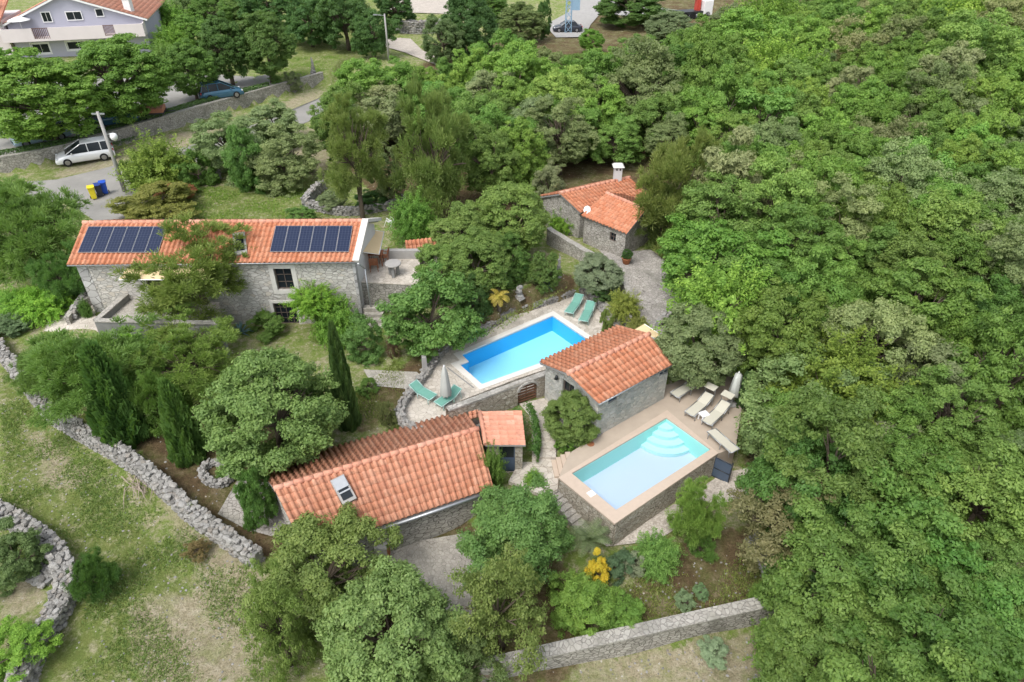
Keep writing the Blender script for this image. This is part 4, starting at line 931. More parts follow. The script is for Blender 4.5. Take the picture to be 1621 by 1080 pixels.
def drywall(name, label, pts, w_, h_, sz=.3, px=True, zb=None, mat='rock', top_flat=False, cat='wall', hend=None, rough=1.0, closed=False):
    P = smooth([on(*p) if zb is None else at(*p, zb) for p in pts] if px else pts); items = []; L = len(path_pts(P, 1)); loc = P[len(P)//2]
    def base(x, y): return gz(x, y) if zb is None else zb
    nlay = max(1, round(h_/(sz*.55)))
    tot = path_pts(P, sz*.95); N = len(tot)
    for k in range(nlay):
        lh = h_/nlay
        for side in (-1, 1):
            for j, (p, a) in enumerate(tot):
                hh = 1 if hend is None else 1+(hend-1)*j/N
                if rng.random() < .04: continue
                q = p+Vector((-math.sin(a), math.cos(a)))*side*(w_/2-sz*.28)*(1-.12*k/nlay)+Vector((math.cos(a), math.sin(a)))*rng.uniform(-.12,.12)
                z = base(q.x, q.y)+(k+.45)*lh*hh
                items.append(((q.x, q.y, z), (sz*rng.uniform(.85,1.35), sz*rng.uniform(.75,1.1), lh*hh*rng.uniform(1.05,1.5)), a+rng.normal()*.12))
    for p, a in path_pts(P, sz*.62):
        m = max(1, int(w_/(sz*.62)))
        j = 0
        for r_ in range(m):
            q = p+Vector((-math.sin(a), math.cos(a)))*((r_+.5)/m-.5)*w_*.92; z = base(q.x, q.y)
            fr_ = min(1, max(0, (p-P[0].xy).length/max(.1, (P[-1]-P[0]).length))); hh = 1 if hend is None else 1+(hend-1)*fr_
            s_ = sz*rng.uniform(.7,1.35)
            items.append(((q.x+rng.normal()*.05, q.y+rng.normal()*.05, z+h_*hh+(-.02 if top_flat else rng.uniform(-.10,.07)*rough)), (s_*1.15, s_*.85, s_*(.35 if top_flat else rng.uniform(.35,.8))), a+rng.normal()*(.5 if not top_flat else .2)))
    t_ = thing(name, label, cat, (loc.x, loc.y, base(loc.x, loc.y)))
    V_, F_, A_ = rocks(items); lo = np.array(t_.location); npmesh('stones', V_-lo, F_, M[mat], t_, A_)
    b = MB(); Pc = P
    for i in range(len(Pc)-1):
        zA = min(base(*Pc[i][:2]), base(*Pc[i+1][:2])); d = Pc[i+1]-Pc[i]
        if d.length > .02: wallbar(b, Pc[i]-d.normalized()*.05, Pc[i+1]+d.normalized()*.05, w_*.6, zA-.4, zA+h_*.85*(1 if hend is None else min(1, hend)))
    b.build('rubble_core', M['concrete_dark'], t_)
    return t_
drywall('dry_stone_wall', 'long grey dry stone wall curving down the field beside the trees on the left', [(-40,520),(0,558),(30,592),(62,640),(95,672),(130,692),(200,732),(250,768),(300,818),(350,852),(385,880),(410,892)], .52, .75, .20)
drywall('dry_stone_wall', 'curved tumbled dry stone wall in the bottom left corner of the field', [(-60,800),(0,818),(45,842),(85,868),(105,900),(112,940),(100,975),(70,1020),(50,1060),(30,1110)], .66, .65, .20)
drywall('rubble_spill', 'loose stones fallen behind the bottom left field wall', [(60,905),(85,918)], .9, .18, .24, cat='rubble')
drywall('stone_ring', 'round planter ring of grey stones on the brown soil', [on(345+24*math.cos(t_), 752+17*math.sin(t_)) for t_ in np.linspace(0, 6.283, 13)], .28, .24, .15, px=False, cat='planter')
drywall('pool_edge_wall', 'low winding rubble wall along the garden side of the upper pool terrace', [(690,700),(660,690),(638,676),(632,655),(650,628),(672,602),(690,573),(706,556),(745,535),(772,524),(795,509),(815,495),(842,490),(875,480),(905,468),(922,462)], .34, .42, .15, zb=.12)
drywall('pool_edge_wall', 'mossy rock wall climbing behind the two teal loungers', [(922,462),(948,484),(966,505),(985,520)], .4, .6, .24, zb=.2)
drywall('rock_pile', 'scatter of loose grey rocks along the edge of the wood near the lower garden', [(1195,850),(1212,880),(1225,910),(1240,940)], .9, .15, .2, cat='rubble')
drywall('dry_stone_wall', 'short grey dry stone wall behind the pale shrubs above the long house', [(490,330),(545,342),(610,336),(640,320)], .45, .5, .2)
drywall('dry_stone_wall', 'old low stone wall under the red and yellow shrubs beside the lawn', [(195,335),(250,300),(300,290),(350,282)], .45, .5, .2)
drywall('stone_gatepost', 'rough grey stone gatepost pile at the lawn end', [(484,330),(496,312),(512,300)], .4, .7, .2, cat='wall')
drywall('cobble_edge', 'rough stone kerb along the right side of the cobbled court', [(1084,470),(1062,500),(1040,520)], .35, .4, .22, cat='kerb')
drywall('stone_wall', 'weathered stone field wall at the top of the photo beside the gravel track', [(625,52),(660,54),(700,52),(720,50)], .8, 1.6, .4)
drywall('stone_wall', 'short piece of stone wall beside the dark trees at the top', [(775,35),(800,30)], .6, 1.6, .4)
drywall('stone_ledge', 'low stone ledge of the flat garden bed left of the long house', [(120,505),(135,480),(150,465)], .3, .5, .22)
drywall('planting_rocks', 'mossy rocks edging the bed below the arched gate and pool house', [(885,655),(888,700),(905,712),(950,690)], .3, .25, .18, cat='rockery')
# masonry walls (mortared)
def mwall(name, label, pts, w_, h_, mat, cap='cap', z=None, hs=None):
    P = smooth([on(*p) if z is None else at(*p, z) for p in pts], 2); t_ = thing(name, label, 'wall', (P[len(P)//2].x, P[len(P)//2].y, z or 0)); n = len(P)
    nor = []
    for i in range(n):
        d = P[min(i+1, n-1)]-P[max(i-1, 0)]; d = Vector((d.x, d.y)).normalized(); nor.append(Vector((-d.y, d.x)))
    zb_ = [gz(p.x, p.y) if z is None else z for p in P]; b = MB(); c_ = MB(); H_ = [h_ if hs is None else hs[0]+(hs[1]-hs[0])*i/(n-1) for i in range(n)]
    def ring(mb, o, lo, hi):
        k = len(mb.v)
        for i in range(n):
            j = 1 if 0 < i < n-1 else 0; q = nor[i]*(w_/2+o); r_ = rng.uniform(-.02,.02) if o > 0 else 0
            mb.v += [(P[i].x+q.x, P[i].y+q.y, zb_[i]+lo(i)), (P[i].x+q.x, P[i].y+q.y, zb_[i]+hi(i)+r_), (P[i].x-q.x, P[i].y-q.y, zb_[i]+hi(i)+r_), (P[i].x-q.x, P[i].y-q.y, zb_[i]+lo(i))]
        for i in range(n-1):
            a_ = k+4*i
            for s_ in range(3): mb.face((a_+s_, a_+s_+1, a_+5+s_, a_+4+s_))
            mb.face((a_+3, a_, a_+4, a_+7))
        mb.face((k, k+3, k+2, k+1)); a_ = k+4*(n-1); mb.face((a_, a_+1, a_+2, a_+3))
    ring(b, 0, lambda i: -.7, lambda i: H_[i]-.08); ring(c_, .03, lambda i: H_[i]-.078, lambda i: H_[i])
    b.build('wall_body', M[mat], t_); c_.build('wall_cap', M[cap], t_); return t_
mwall('boundary_wall', 'straight mortared stone wall with pale cap along the bottom of the garden', [(760,1080),(1250,968)], .42, 1.05, 'stone_grey', z=-2.1)
mwall('court_wall', 'curved mortared wall with pale cap between palm garden and cobbled court', [(868,385),(905,405),(950,428),(985,455),(998,480),(994,510)], .3, 1.0, 'stone_grey', hs=(1.1,.35))
mwall('retaining_wall', 'long grey retaining wall below the clipped hedge beside the white car', [(-260,312),(-60,284),(0,276),(110,254),(200,226),(300,196),(420,160),(512,134)], .4, 1.3, 'stone_grey', z=.3, hs=(1.35,1.35))
mwall('deck_wall', 'thin pale wall at the dark edge of the wood behind the white parasol', [(1172,575),(1176,600),(1182,628)], .2, .6, 'stone_rend', z=0.)
mwall('house_side_wall', 'low stone wall beside the left corner of the long house', [(110,515),(128,490),(152,478)], .2, .5, 'stone_grey')
# blue metal gate right of the pool wall
p, q = at(1133,722,-.1), at(1160,735,-.1); gtb = thing('metal_gate', 'slate blue metal sheet gate beside the raised pool wall', 'gate', (p.x,p.y,-1.35)); b = MB(); wallbar(b, p, q, .03, -1.3, -.15); b.build('panel', M['blue_metal'], gtb)
b = MB(); [b.bar((w_.x,w_.y,-1.4),(w_.x,w_.y,-.05), .035) for w_ in (p,q)]; [b.bar((p.x,p.y-.03,z),(q.x,q.y-.03,z), .02) for z in (-.75,-.16,-1.25)]; b.build('frame', M['iron'], gtb)
# ================================================================ garden ornaments
p = on(673,588); t_ = thing('stone_pillar', 'upright standing stone pillar at the edge of the pool terrace path', 'pillar', p); b = MB(); b.box((p.x,p.y,p.z+.45), (.26,.24,1.0), .3, taper=.85); b.build('shaft', M['concrete'], t_, bevel=.03); b = MB(); b.box((p.x+.05,p.y-.2,p.z+.12), (.4,.35,.3)); b.build('foot', M['cap'], t_, bevel=.04)
def cairn(px, py, label, n=6, w_=.5, name='stone_cairn', cat='sculpture', s_=1):
    p = on(px, py); it = []; z = p.z
    for i in range(n): d = w_*(1-.11*i); it.append(((p.x+rng.normal()*.03, p.y+rng.normal()*.03, z+.1*s_), (d, d*.9, .24*s_), rng.random()*3)); z += .17*s_
    V_, F_, A_ = rocks(it); t_ = thing(name, label, cat, p); npmesh('stones', V_-np.array(p), F_, M['rock'], t_, A_); return t_
cairn(823,474, 'small stacked stone cairn on the dry slope above the upper pool', 5)
cairn(497,118, 'rough pale stone figure standing on the grass beyond the retaining wall', 8, .6, s_=1.3)
cairn(884,440, 'tall narrow standing stone beside the palm and agave bed', 9, .38, 'standing_stone', 'stone', 1.0)
p = on(1000,412); t_ = thing('clay_pot', 'terracotta pot with a green plant at the corner of the far cottage', 'plant pot', p); p = on(991,418); t_.location = p
b = MB(); b.lathe(p, [(.18,0),(.27,.38),(.30,.42),(.26,.42),(.24,.34),(.0,.33)], 14); b.build('pot', M['terracotta'], t_)
cr = link(bpy.data.objects.new('plant', LIB['olive'][0])); cr.parent = t_; cr.location = (0,0,.62); cr.scale = (.3,.3,.3); cr.color = (*G_DARK,1)
p = on(226,775); t_ = thing('branch_pile', 'heap of cut dead branches beside the left field wall', 'branches', p); b = MB(); r_ = random.Random(5)
for i in range(34):
    a = r_.gauss(-.9, .45); L = r_.uniform(.5,1.3); c_ = p+Vector((r_.gauss(0,.4), r_.gauss(0,.3), .05+.2*r_.random())); d = Vector((math.cos(a), math.sin(a), r_.uniform(-.1,.15)))*L/2; b.tube([c_-d, c_+Vector((r_.uniform(-.05,.05),)*3), c_+d], [.022,.018,.008], 5)
b.build('branches', M['twig'], t_)
p = on(32,857); b = MB(); b.lathe(p, [(.12,0),(.15,.3),(.15,.31),(.0,.25)], 12); tag(b.build('bucket', simple('turquoise_plastic', (.02,.32,.36), .5)), 'small turquoise bucket behind the bottom left field wall', 'bucket')
# ================================================================ loungers, parasols, tables
def lounger(label, px, py, rz, fab, frm, back=.5, shade=False, z=0., L=1.95, group=None, W=.66):
    p = at(px, py, z); t_ = thing('sun_lounger', label, 'sun lounger', p, rz, group); zt_ = .33
    b = MB(); b.box((L*.18, 0, zt_), (L*.62, W-.08, .035)); b.build('seat', M[fab], t_, local=True)
    hx = -L*.13; bl = L*.38; ca, sa = math.cos(back), math.sin(back); b = MB(); Mx = __import__('mathutils').Matrix.Rotation(back, 3, 'Y')
    b.box((hx-ca*bl/2, 0, zt_+sa*bl/2), (bl, W-.08, .035), M=Mx); b.build('backrest', M[fab], t_, local=True)
    b = MB()
    for s_ in (-1, 1):
        b.bar((L*.5, s_*W/2, zt_), (hx-.05, s_*W/2, zt_), .02); b.bar((hx, s_*W/2, zt_), (hx-ca*bl, s_*W/2, zt_+sa*bl), .02)
    b.bar((L*.5,-W/2,zt_), (L*.5,W/2,zt_), .022); b.bar((hx-ca*bl,-W/2,zt_+sa*bl), (hx-ca*bl,W/2,zt_+sa*bl), .022); b.bar((hx-ca*bl*.8,W/2,zt_+sa*bl*.8), (hx-ca*bl*.8-.05,W/2,.02), .014); b.bar((hx-ca*bl*.8,-W/2,zt_+sa*bl*.8), (hx-ca*bl*.8-.05,-W/2,.02), .014)
    b.build('frame', M[frm], t_, local=True)
    for x in (L*.42, -L*.08):
        for s_ in (-1, 1): b = MB(); b.bar((x, s_*W/2, 0), (x, s_*W/2, zt_), .02); b.build('leg', M[frm], t_, local=True)
    if shade:
        b = MB(); Mx = __import__('mathutils').Matrix.Rotation(.12, 3, 'Y'); b.box((hx-ca*bl-.0, 0, zt_+sa*bl+.42), (.38, W+.02, .03), M=Mx); so = b.build('sunshade', M[fab], t_, local=True)
        b = MB(); [b.bar((hx-ca*bl, s_*W/2, zt_+sa*bl), (hx-ca*bl+.05, s_*W/2, zt_+sa*bl+.42), .014) for s_ in (-1,1)]; b.build('shade_arm', M[frm], so, local=True)
    return t_
def lounger_at(label, foot, head, fab, frm, back, shade, z, L, group, W=.52, zh=.62):
    f_ = at(*foot, z+.33); h_ = at(*head, z+zh); rz = math.atan2(f_.y-h_.y, f_.x-h_.x); o = lounger(label, 800, 500, rz, fab, frm, back, shade, z, L, group, W)
    o.location = (f_.x-math.cos(rz)*L/2, f_.y-math.sin(rz)*L/2, z); return o
def hd(a, b_, z=0): d = at(*b_, z)-at(*a, z); return math.atan2(d.y, d.x)
mid_ = lambda a, b_: ((a[0]+b_[0])/2, (a[1]+b_[1])/2)
gL = 'loungers on the lower pool deck'; gT = 'teal loungers on the upper terrace'
lounger_at('beige sunshaded lounger left of the small white table on the lower deck', (1091,656), (1114,630), 'beige', 'zinc', .38, True, 0, 1.7, gL)
lounger_at('beige sunshaded lounger right of the small white table, nearest the parasol', (1118,670), (1141,643), 'beige', 'zinc', .38, True, 0, 1.7, gL)
lounger_at('flat beige lounger lying half under the tree by the pool house wall', (1067,626), (1096,608), 'beige', 'zinc', .04, False, 0, 1.65, gL, zh=.33)
lounger_at('flat beige lounger crossways at the right end of the lower pool', (1126,681), (1152,704), 'beige', 'zinc', .04, False, 0, 1.5, gL, .5, .33)
lounger_at('teal lounger nearer the garden wall at the far end of the upper pool', (900,495), (913,471), 'teal', 'teal_frame', .4, False, .2, 1.75, gT)
lounger_at('teal lounger nearer the pool house at the far end of the upper pool', (923,508), (933,482), 'teal', 'teal_frame', .4, False, .2, 1.75, gT)
lounger_at('teal lounger in front of the closed parasol, left of the two', (686,629), (668,612), 'teal', 'teal_frame', .5, False, .2, 1.35, gT)
lounger_at('teal lounger right beside the closed parasol, turned toward the upper pool', (693,640), (708,622), 'teal', 'teal_frame', .5, False, .2, 1.35, gT)
p = at(1115,655,.38); p.z = 0; t_ = thing('side_table', 'small white cube table between the two beige sunshaded loungers', 'table', p, .4); b = MB(); b.box((0,0,.36), (.40,.36,.05)); b.build('table_top', M['white'], t_, local=True)
for i in (-1,1):
    for j in (-1,1): b = MB(); b.box((i*.16,j*.14,.165), (.05,.05,.33)); b.build('leg', M['white'], t_, local=True)
def parasol(label, px, py, z, h=2.3, mat='umb_white', lean=0):
    p = at(px, py, z); t_ = thing('parasol', label, 'parasol', p); b = MB(); b.lathe((0,0,0), [(.26,0),(.26,.07),(.05,.09)], 16); b.build('base', M['concrete'], t_, local=True)
    b = MB(); b.bar((0,0,.05), (lean*h,0,h), .022, .022, 8); b.build('pole', M['zinc'], t_, local=True)
    b = MB(); n = 16
    prof = [(.22,.55),(.25,.62),(.20,1.2),(.14,1.8),(.06,h-.12),(.03,h-.08)]; k = len(b.v)
    for r_, zz_ in prof:
        for i in range(n): a = 2*math.pi*i/n; rr = r_*(1.15 if i % 2 else .72); b.v.append((rr*math.cos(a)+lean*zz_, rr*math.sin(a), zz_))
    for q_ in range(len(prof)-1):
        for i in range(n): j = (i+1) % n; b.face((k+q_*n+i, k+q_*n+j, k+(q_+1)*n+j, k+(q_+1)*n+i), .5, True)
    b.face(tuple(k+i for i in reversed(range(n)))); b.face(tuple(k+(len(prof)-1)*n+i for i in range(n))); b.build('folded_canopy', M[mat], t_, local=True)
    b = MB(); b.lathe((lean*h,0,h-.1), [(.04,0),(.045,.06),(.0,.12)], 8); b.build('finial', M['white'], t_, local=True); return t_
parasol('closed white parasol on the lower pool deck at the edge of the wood', 1158, 640, 0, 1.95)
parasol('closed white parasol standing by the teal loungers near the upper pool', 707, 640, .2, 2.3)
# terrace furniture
p = at(624,436,uz+.04); t_ = thing('stone_table', 'round grey stone table on the upper terrace', 'table', p); b = MB(); b.lathe((0,0,.68), [(.42,0),(.46,.05),(.44,.11)], 18); b.build('table_top', M['concrete'], t_, local=True)
for i in range(3): a = i*2.1+.5; b = MB(); b.box((.24*math.cos(a), .24*math.sin(a), .34), (.16,.16,.68), a, taper=.9); b.build('leg', M['concrete_dark'], t_, local=True)
def chair(label, px, py, z, rz, mat='wood_red', group=None):
    t_ = thing('garden_chair', label, 'chair', at(px, py, z), rz, group); b = MB()
    for i in range(5): b.box((-.18+i*.09, 0, .43), (.07,.44,.022))
    b.build('seat', M[mat], t_, local=True); b = MB()
    for i in range(5): b.box((-.24-.02*i, 0, .52+.09*i), (.02,.44,.06))
    b.build('backrest', M[mat], t_, local=True)
    for x in (-.22,.2):
        for s_ in (-1,1): b = MB(); b.bar((x,s_*.21,0), (x-(.12 if x < 0 else 0),s_*.21,.92 if x < 0 else .62), .02,.02,4); b.build('leg', M[mat], t_, local=True)
    for s_ in (-1,1): b = MB(); b.box((-.02,s_*.21,.63), (.46,.05,.025)); b.build('armrest', M[mat], t_, local=True)
    return t_
gC = 'wooden chairs round the terrace table'
chair('red-brown wooden chair in front of the wooden table on the upper terrace', 593, 428, uz+.04, 1.7, group=gC); chair('red-brown wooden chair behind the wooden table under the awning', 597, 409, uz+.04, -1.4, group=gC); chair('red-brown wooden chair at the right end of the wooden terrace table', 608, 416, uz+.04, 3.1, group=gC)
p = at(597,418,uz+.04); t_ = thing('wooden_table', 'small red-brown wooden table under the cream awning', 'table', p); b = MB(); b.box((0,0,.72), (.8,.6,.04)); b.build('table_top', M['wood_red'], t_, local=True)
for i in (-1,1):
    for j in (-1,1): b = MB(); b.box((i*.34,j*.24,.35), (.05,.05,.70)); b.build('leg', M['wood_red'], t_, local=True)
t_ = chair('white plastic garden chair tipped on the slope behind the terrace', 615, 360, 1.35, .8, 'white'); t_.rotation_euler = (.2,-.3,2.6)
# balcony parasol & furniture on the villa
q = P3 = None
pb = Vector((vfr[0].x+vu.x*VL*.115, vfr[0].y+vu.y*VL*.115, zbal))-Vector((vfr[2].x, vfr[2].y, 0))*.8
t_ = thing('parasol', 'open white parasol on the villa balcony', 'parasol', pb); b = MB(); b.bar((0,0,0),(0,0,2.3),.03,.03,6); b.build('pole', M['white'], t_, local=True)
b = MB(); b.lathe((0,0,1.95), [(1.25,0),(1.22,.04),(.6,.26),(.03,.42)], 8); b.build('canopy', M['white'], t_, local=True)
# ================================================================ bins, poles, pylon
def bin_(label, px, py, col, rz):
    p = on(px, py, .05); t_ = thing('wheelie_bin', label, 'bin', p, rz, 'wheelie bins by the road'); m = simple(col[0], col[1], .45, .4)
    b = MB(); b.box((0,0,.5), (.44,.5,.86), taper=1.0); n = len(b.v)-8
    for i in range(4): x, y, z = b.v[n+i]; b.v[n+i] = (x*.78, y*.78, z)
    b.build('body', m, t_, bevel=.02, local=True); b = MB(); b.box((0,0,.96), (.5,.58,.07)); b.box((0,-.29,.94), (.3,.04,.05)); b.build('lid', simple(*col[2:4], .45, .4) if len(col) > 2 else m, t_, bevel=.02, local=True)
    for s_ in (-1,1): b = MB(); b.bar((s_*.2,.2,.1), (s_*.26,.2,.1), .1,.1,12); b.build('wheel', M['rubber'], t_, local=True)
bin_('yellow wheelie bin at the road edge left of the blue ones', 150, 315, ('yellow_plastic', (.75,.62,.03)), .5)
bin_('dark wheelie bin with blue lid between the yellow and blue bins', 160, 311, ('black_plastic', (.03,.035,.05), 'navy_plastic', (.03,.06,.25)), .5)
bin_('bright blue wheelie bin, right of the three by the road', 168, 307, ('blue_plastic', (.02,.09,.50)), .5)
p = on(198,304); top = None
for z in np.linspace(3, 12, 200):
    if proj((p.x,p.y,p.z+z))[1] <= 178: top = z; break
t_ = thing('utility_pole', 'grey concrete lamp pole with white globe beside the bins', 'lamp pole', p); b = MB(); b.bar((0,0,0), (0,0,top), .16, .10, 12); b.build('pole', M['concrete'], t_, local=True)
b = MB(); b.bar((0,0,top*.72), (.55,-.05,top*.75), .03); b.build('lamp_arm', M['zinc'], t_, local=True); b = MB(); b.lathe((.6,-.05,top*.66), [(.05,0),(.2,.1),(.26,.3),(.2,.48),(.05,.55)], 14); b.build('lamp_globe', M['white'], t_, local=True)
b = MB(); b.box((0,0,top-.15), (.9,.08,.1)); b.build('crossbar', M['zinc'], t_, local=True)
p = on(616,98); t_ = thing('utility_pole', 'grey street lamp pole rising from the shrubs near the top centre', 'lamp pole', p); b = MB(); b.bar((0,0,0),(0,0,5.4),.14,.09,10); b.build('pole', M['concrete'], t_, local=True); b = MB(); b.bar((0,0,5.2),(-1.0,0,5.3),.03); b.box((-1.1,0,5.3),(.5,.2,.1)); b.build('lamp_arm', M['zinc'], t_, local=True)
p = on(899,52); t_ = thing('lattice_pylon', 'pale blue lattice pylon with a panel beside the far road', 'pylon', p); m = simple('pale_blue_metal', (.25,.38,.50), .5); b = MB()
for i in (-1,1):
    for j in (-1,1): b.bar((i*.45,j*.45,0), (i*.3,j*.3,9), .06,.05,4)
for k_ in range(9):
    for i in (-1,1): b.bar((i*.42,-.42,k_), (-i*.42,-.42,k_+1), .035,.035,4); b.bar((-.42*i,.42,k_), (.42*i,.42,k_+1), .035,.035,4)
b.build('lattice', m, t_, local=True); b = MB(); b.box((.9,-.3,4.2),(1.3,.2,2.2)); b.build('panel', m, t_, local=True)
# ================================================================ vehicles
def car(name, label, px, py, face, col, L=4.3, W=1.76, Hh=1.5, kind='mpv', z=None, group=None):
    p = on(px, py, .06); t_ = thing(name, label, 'car', p, face, group); paint = simple('paint_%s' % name+str(col[0]), col, .25, .6, .1, .02); K = 9
    # stations: x, belt height, half width
    st_ = [(-.5,.55,.80),(-.485,.80,.90),(-.40,.92,.97),(-.2,.95,1),(.05,.95,1),(.22,.93,1),(.30,.90,.985),(.42,.76,.93),(.485,.62,.84),(.5,.45,.76)]
    b = MB(); rows = []
    for x, h, w_ in st_:
        hw_ = W/2*w_; X = x*L; h = h*(1.0 if kind != 'van' else 1.05)
        sec = [(-hw_*.9,.22),(-hw_,.34),(-hw_,h*.72),(-hw_*.96,h*.94),(-hw_*.82,h),(0,h+.03),(hw_*.82,h),(hw_*.96,h*.94),(hw_,h*.72),(hw_,.34),(hw_*.9,.22)]
        rows.append(len(b.v)); b.v += [(X, y, z_) for y, z_ in sec]
    for i in range(len(rows)-1):
        for k_ in range(10): b.face((rows[i]+k_, rows[i]+k_+1, rows[i+1]+k_+1, rows[i+1]+k_), .5, True)
    b.face(tuple(rows[0]+k_ for k_ in range(11))); b.face(tuple(rows[-1]+k_ for k_ in reversed(range(11))))
    body = b.build('body', paint, t_, local=True)
    # glasshouse
    xr0, xr1, xf0, xf1 = (-.48,-.42,.02,.31) if kind != 'sedan' else (-.36,-.22,.06,.24); b = MB(); hb = .93; n = len(b.v)
    lo = [(xr0*L,-W*.455,hb),(xf1*L,-W*.455,hb),(xf1*L,W*.455,hb),(xr0*L,W*.455,hb)]; hi = [(xr1*L,-W*.37,Hh-.04),(xf0*L,-W*.37,Hh-.04),(xf0*L,W*.37,Hh-.04),(xr1*L,W*.37,Hh-.04)]
    b.v += lo+hi
    for q_ in ((0,1,5,4),(1,2,6,5),(2,3,7,6),(3,0,4,7),(4,5,6,7)): b.face(tuple(n+i for i in q_))
    b.build('windows', M['glass'], body, local=True)
    b = MB(); n = len(b.v); ex_ = .03
    for z_, s_ in ((Hh-.05,1.03),(Hh,.94)):
        b.v += [((x*s_) , y*s_, z_) for x, y, _ in hi]
    b.v = b.v[:n]+[(x+(.0), y, z_) for x, y, z_ in b.v[n:]]
    for q_ in ((0,1,5,4),(1,2,6,5),(2,3,7,6),(3,0,4,7),(4,5,6,7)): b.face(tuple(n+i for i in q_))
    b.build('roof', paint, body, local=True, bevel=.02)
    for s_ in (-1,1):
        for (xa, xb) in ((xr0,xr1),(xf1,xf0),(-.08,-.08))+(((-.3,-.3),) if kind == 'mpv' else ()): b = MB(); b.bar((xa*L, s_*W*.457, hb), (xb*L, s_*W*.372, Hh-.03), .035,.035,4); b.build('pillar', paint, body, local=True)
    for x in (-.30*L, .31*L):
        for s_ in (-1,1):
            b = MB(); b.bar((x, s_*(W/2-.2), .32), (x, s_*(W/2+.015), .32), .32,.32,18); wh_ = b.build('wheel', M['rubber'], t_, local=True)
            b = MB(); b.bar((x, s_*(W/2+.0), .32), (x, s_*(W/2+.03), .32), .20,.19,10); b.build('rim', M['alloy'], wh_, local=True)
    for s_ in (-1,1):
        b = MB(); b.box((.465*L, s_*W*.36, .66), (.14,.30,.12)); b.build('headlight', simple('lamp_glass', (.7,.72,.75), .15, .7), t_, local=True, bevel=.02)
        b = MB(); b.box((-.485*L, s_*W*.38, .78), (.1,.16,.22)); b.build('tail_light', simple('red_lamp', (.45,.02,.02), .25, .6), t_, local=True)
        b = MB(); b.box((.20*L, s_*(W/2+.08), .98), (.12,.18,.12)); b.build('mirror', paint, t_, local=True)
    b = MB(); b.box((.497*L, 0, .42), (.05, W*.5, .16)); b.build('grille', M['rubber'], t_, local=True); return t_
car('parked_car', 'white people carrier parked on the verge below the retaining wall', 138, 254, hd((175,250),(100,262)), (.78,.79,.8), 4.4, 1.8, 1.62, 'mpv')
car('parked_car', 'steel blue hatchback parked beside the hedge near the small round tree', 352, 155, hd((325,160),(380,152)), (.05,.14,.22), 4.1, 1.74, 1.62, 'mpv')
car('parked_car', 'dark grey car in the shade under the large roadside tree', 180, 197, hd((150,203),(210,194)), (.05,.07,.08), 4.2, 1.76, 1.5, 'mpv')
car('parked_car', 'light blue-grey car behind the trunk of the left roadside tree', 68, 224, hd((100,217),(38,230)), (.30,.42,.48), 4.3, 1.76, 1.5, 'mpv')
car('parked_car', 'dark car parked at the foot of the blue pylon', 898, 50, 3.2, (.03,.035,.05), 4.3, 1.8, 1.45, 'sedan')
p = on(236,186, .06); t_ = thing('trailer', 'flat orange-brown covered trailer beside the dark grey car', 'trailer', p, .25); b = MB(); b.box((0,0,.75),(3.0,1.6,.4)); b.build('cargo_cover', simple('orange_brown_cover', (.42,.19,.12), .8), t_, local=True, bevel=.05); b = MB(); b.box((0,0,.5),(3.1,1.65,.1)); b.bar((1.5,0,.45),(2.4,0,.45),.05); b.build('chassis', M['iron'], t_, local=True)
for s_ in (-1,1): b = MB(); b.bar((-.2,s_*.7,.3),(-.2,s_*.9,.3),.3,.3,14); b.build('wheel', M['rubber'], t_, local=True)
p = on(1100,28, .06); t_ = thing('crane_truck', 'white-cabbed truck with red crane at the top edge above the wood', 'truck', p, .3); b = MB(); b.box((1.6,0,1.5),(1.6,2.2,2.2)); b.build('cab', M['white'], t_, local=True, bevel=.08)
b = MB(); b.box((2.38,0,1.9),(.06,1.8,.8)); b.build('windscreen', simple('blue_glass', (.05,.15,.4), .1, .7), t_, local=True); b = MB(); b.box((-1.4,0,.9),(4.2,2.2,.4)); b.build('flatbed', M['iron'], t_, local=True)
b = MB(); b.box((.2,0,1.9),(.7,.8,1.8)); b.bar((.2,0,2.6),(-.9,0,3.1),.2,.15,6); b.build('crane', simple('red_crane', (.5,.06,.04), .5), t_, local=True)
for x in (1.6,-1.0,-2.4):
    for s_ in (-1,1): b = MB(); b.bar((x,s_*.8,.5),(x,s_*1.1,.5),.5,.5,14); b.build('wheel', M['rubber'], t_, local=True)
# ================================================================ trees and shrubs placed one by one
B_ = dict(cat='shrub', name='shrub', clear=.05)
T = tree
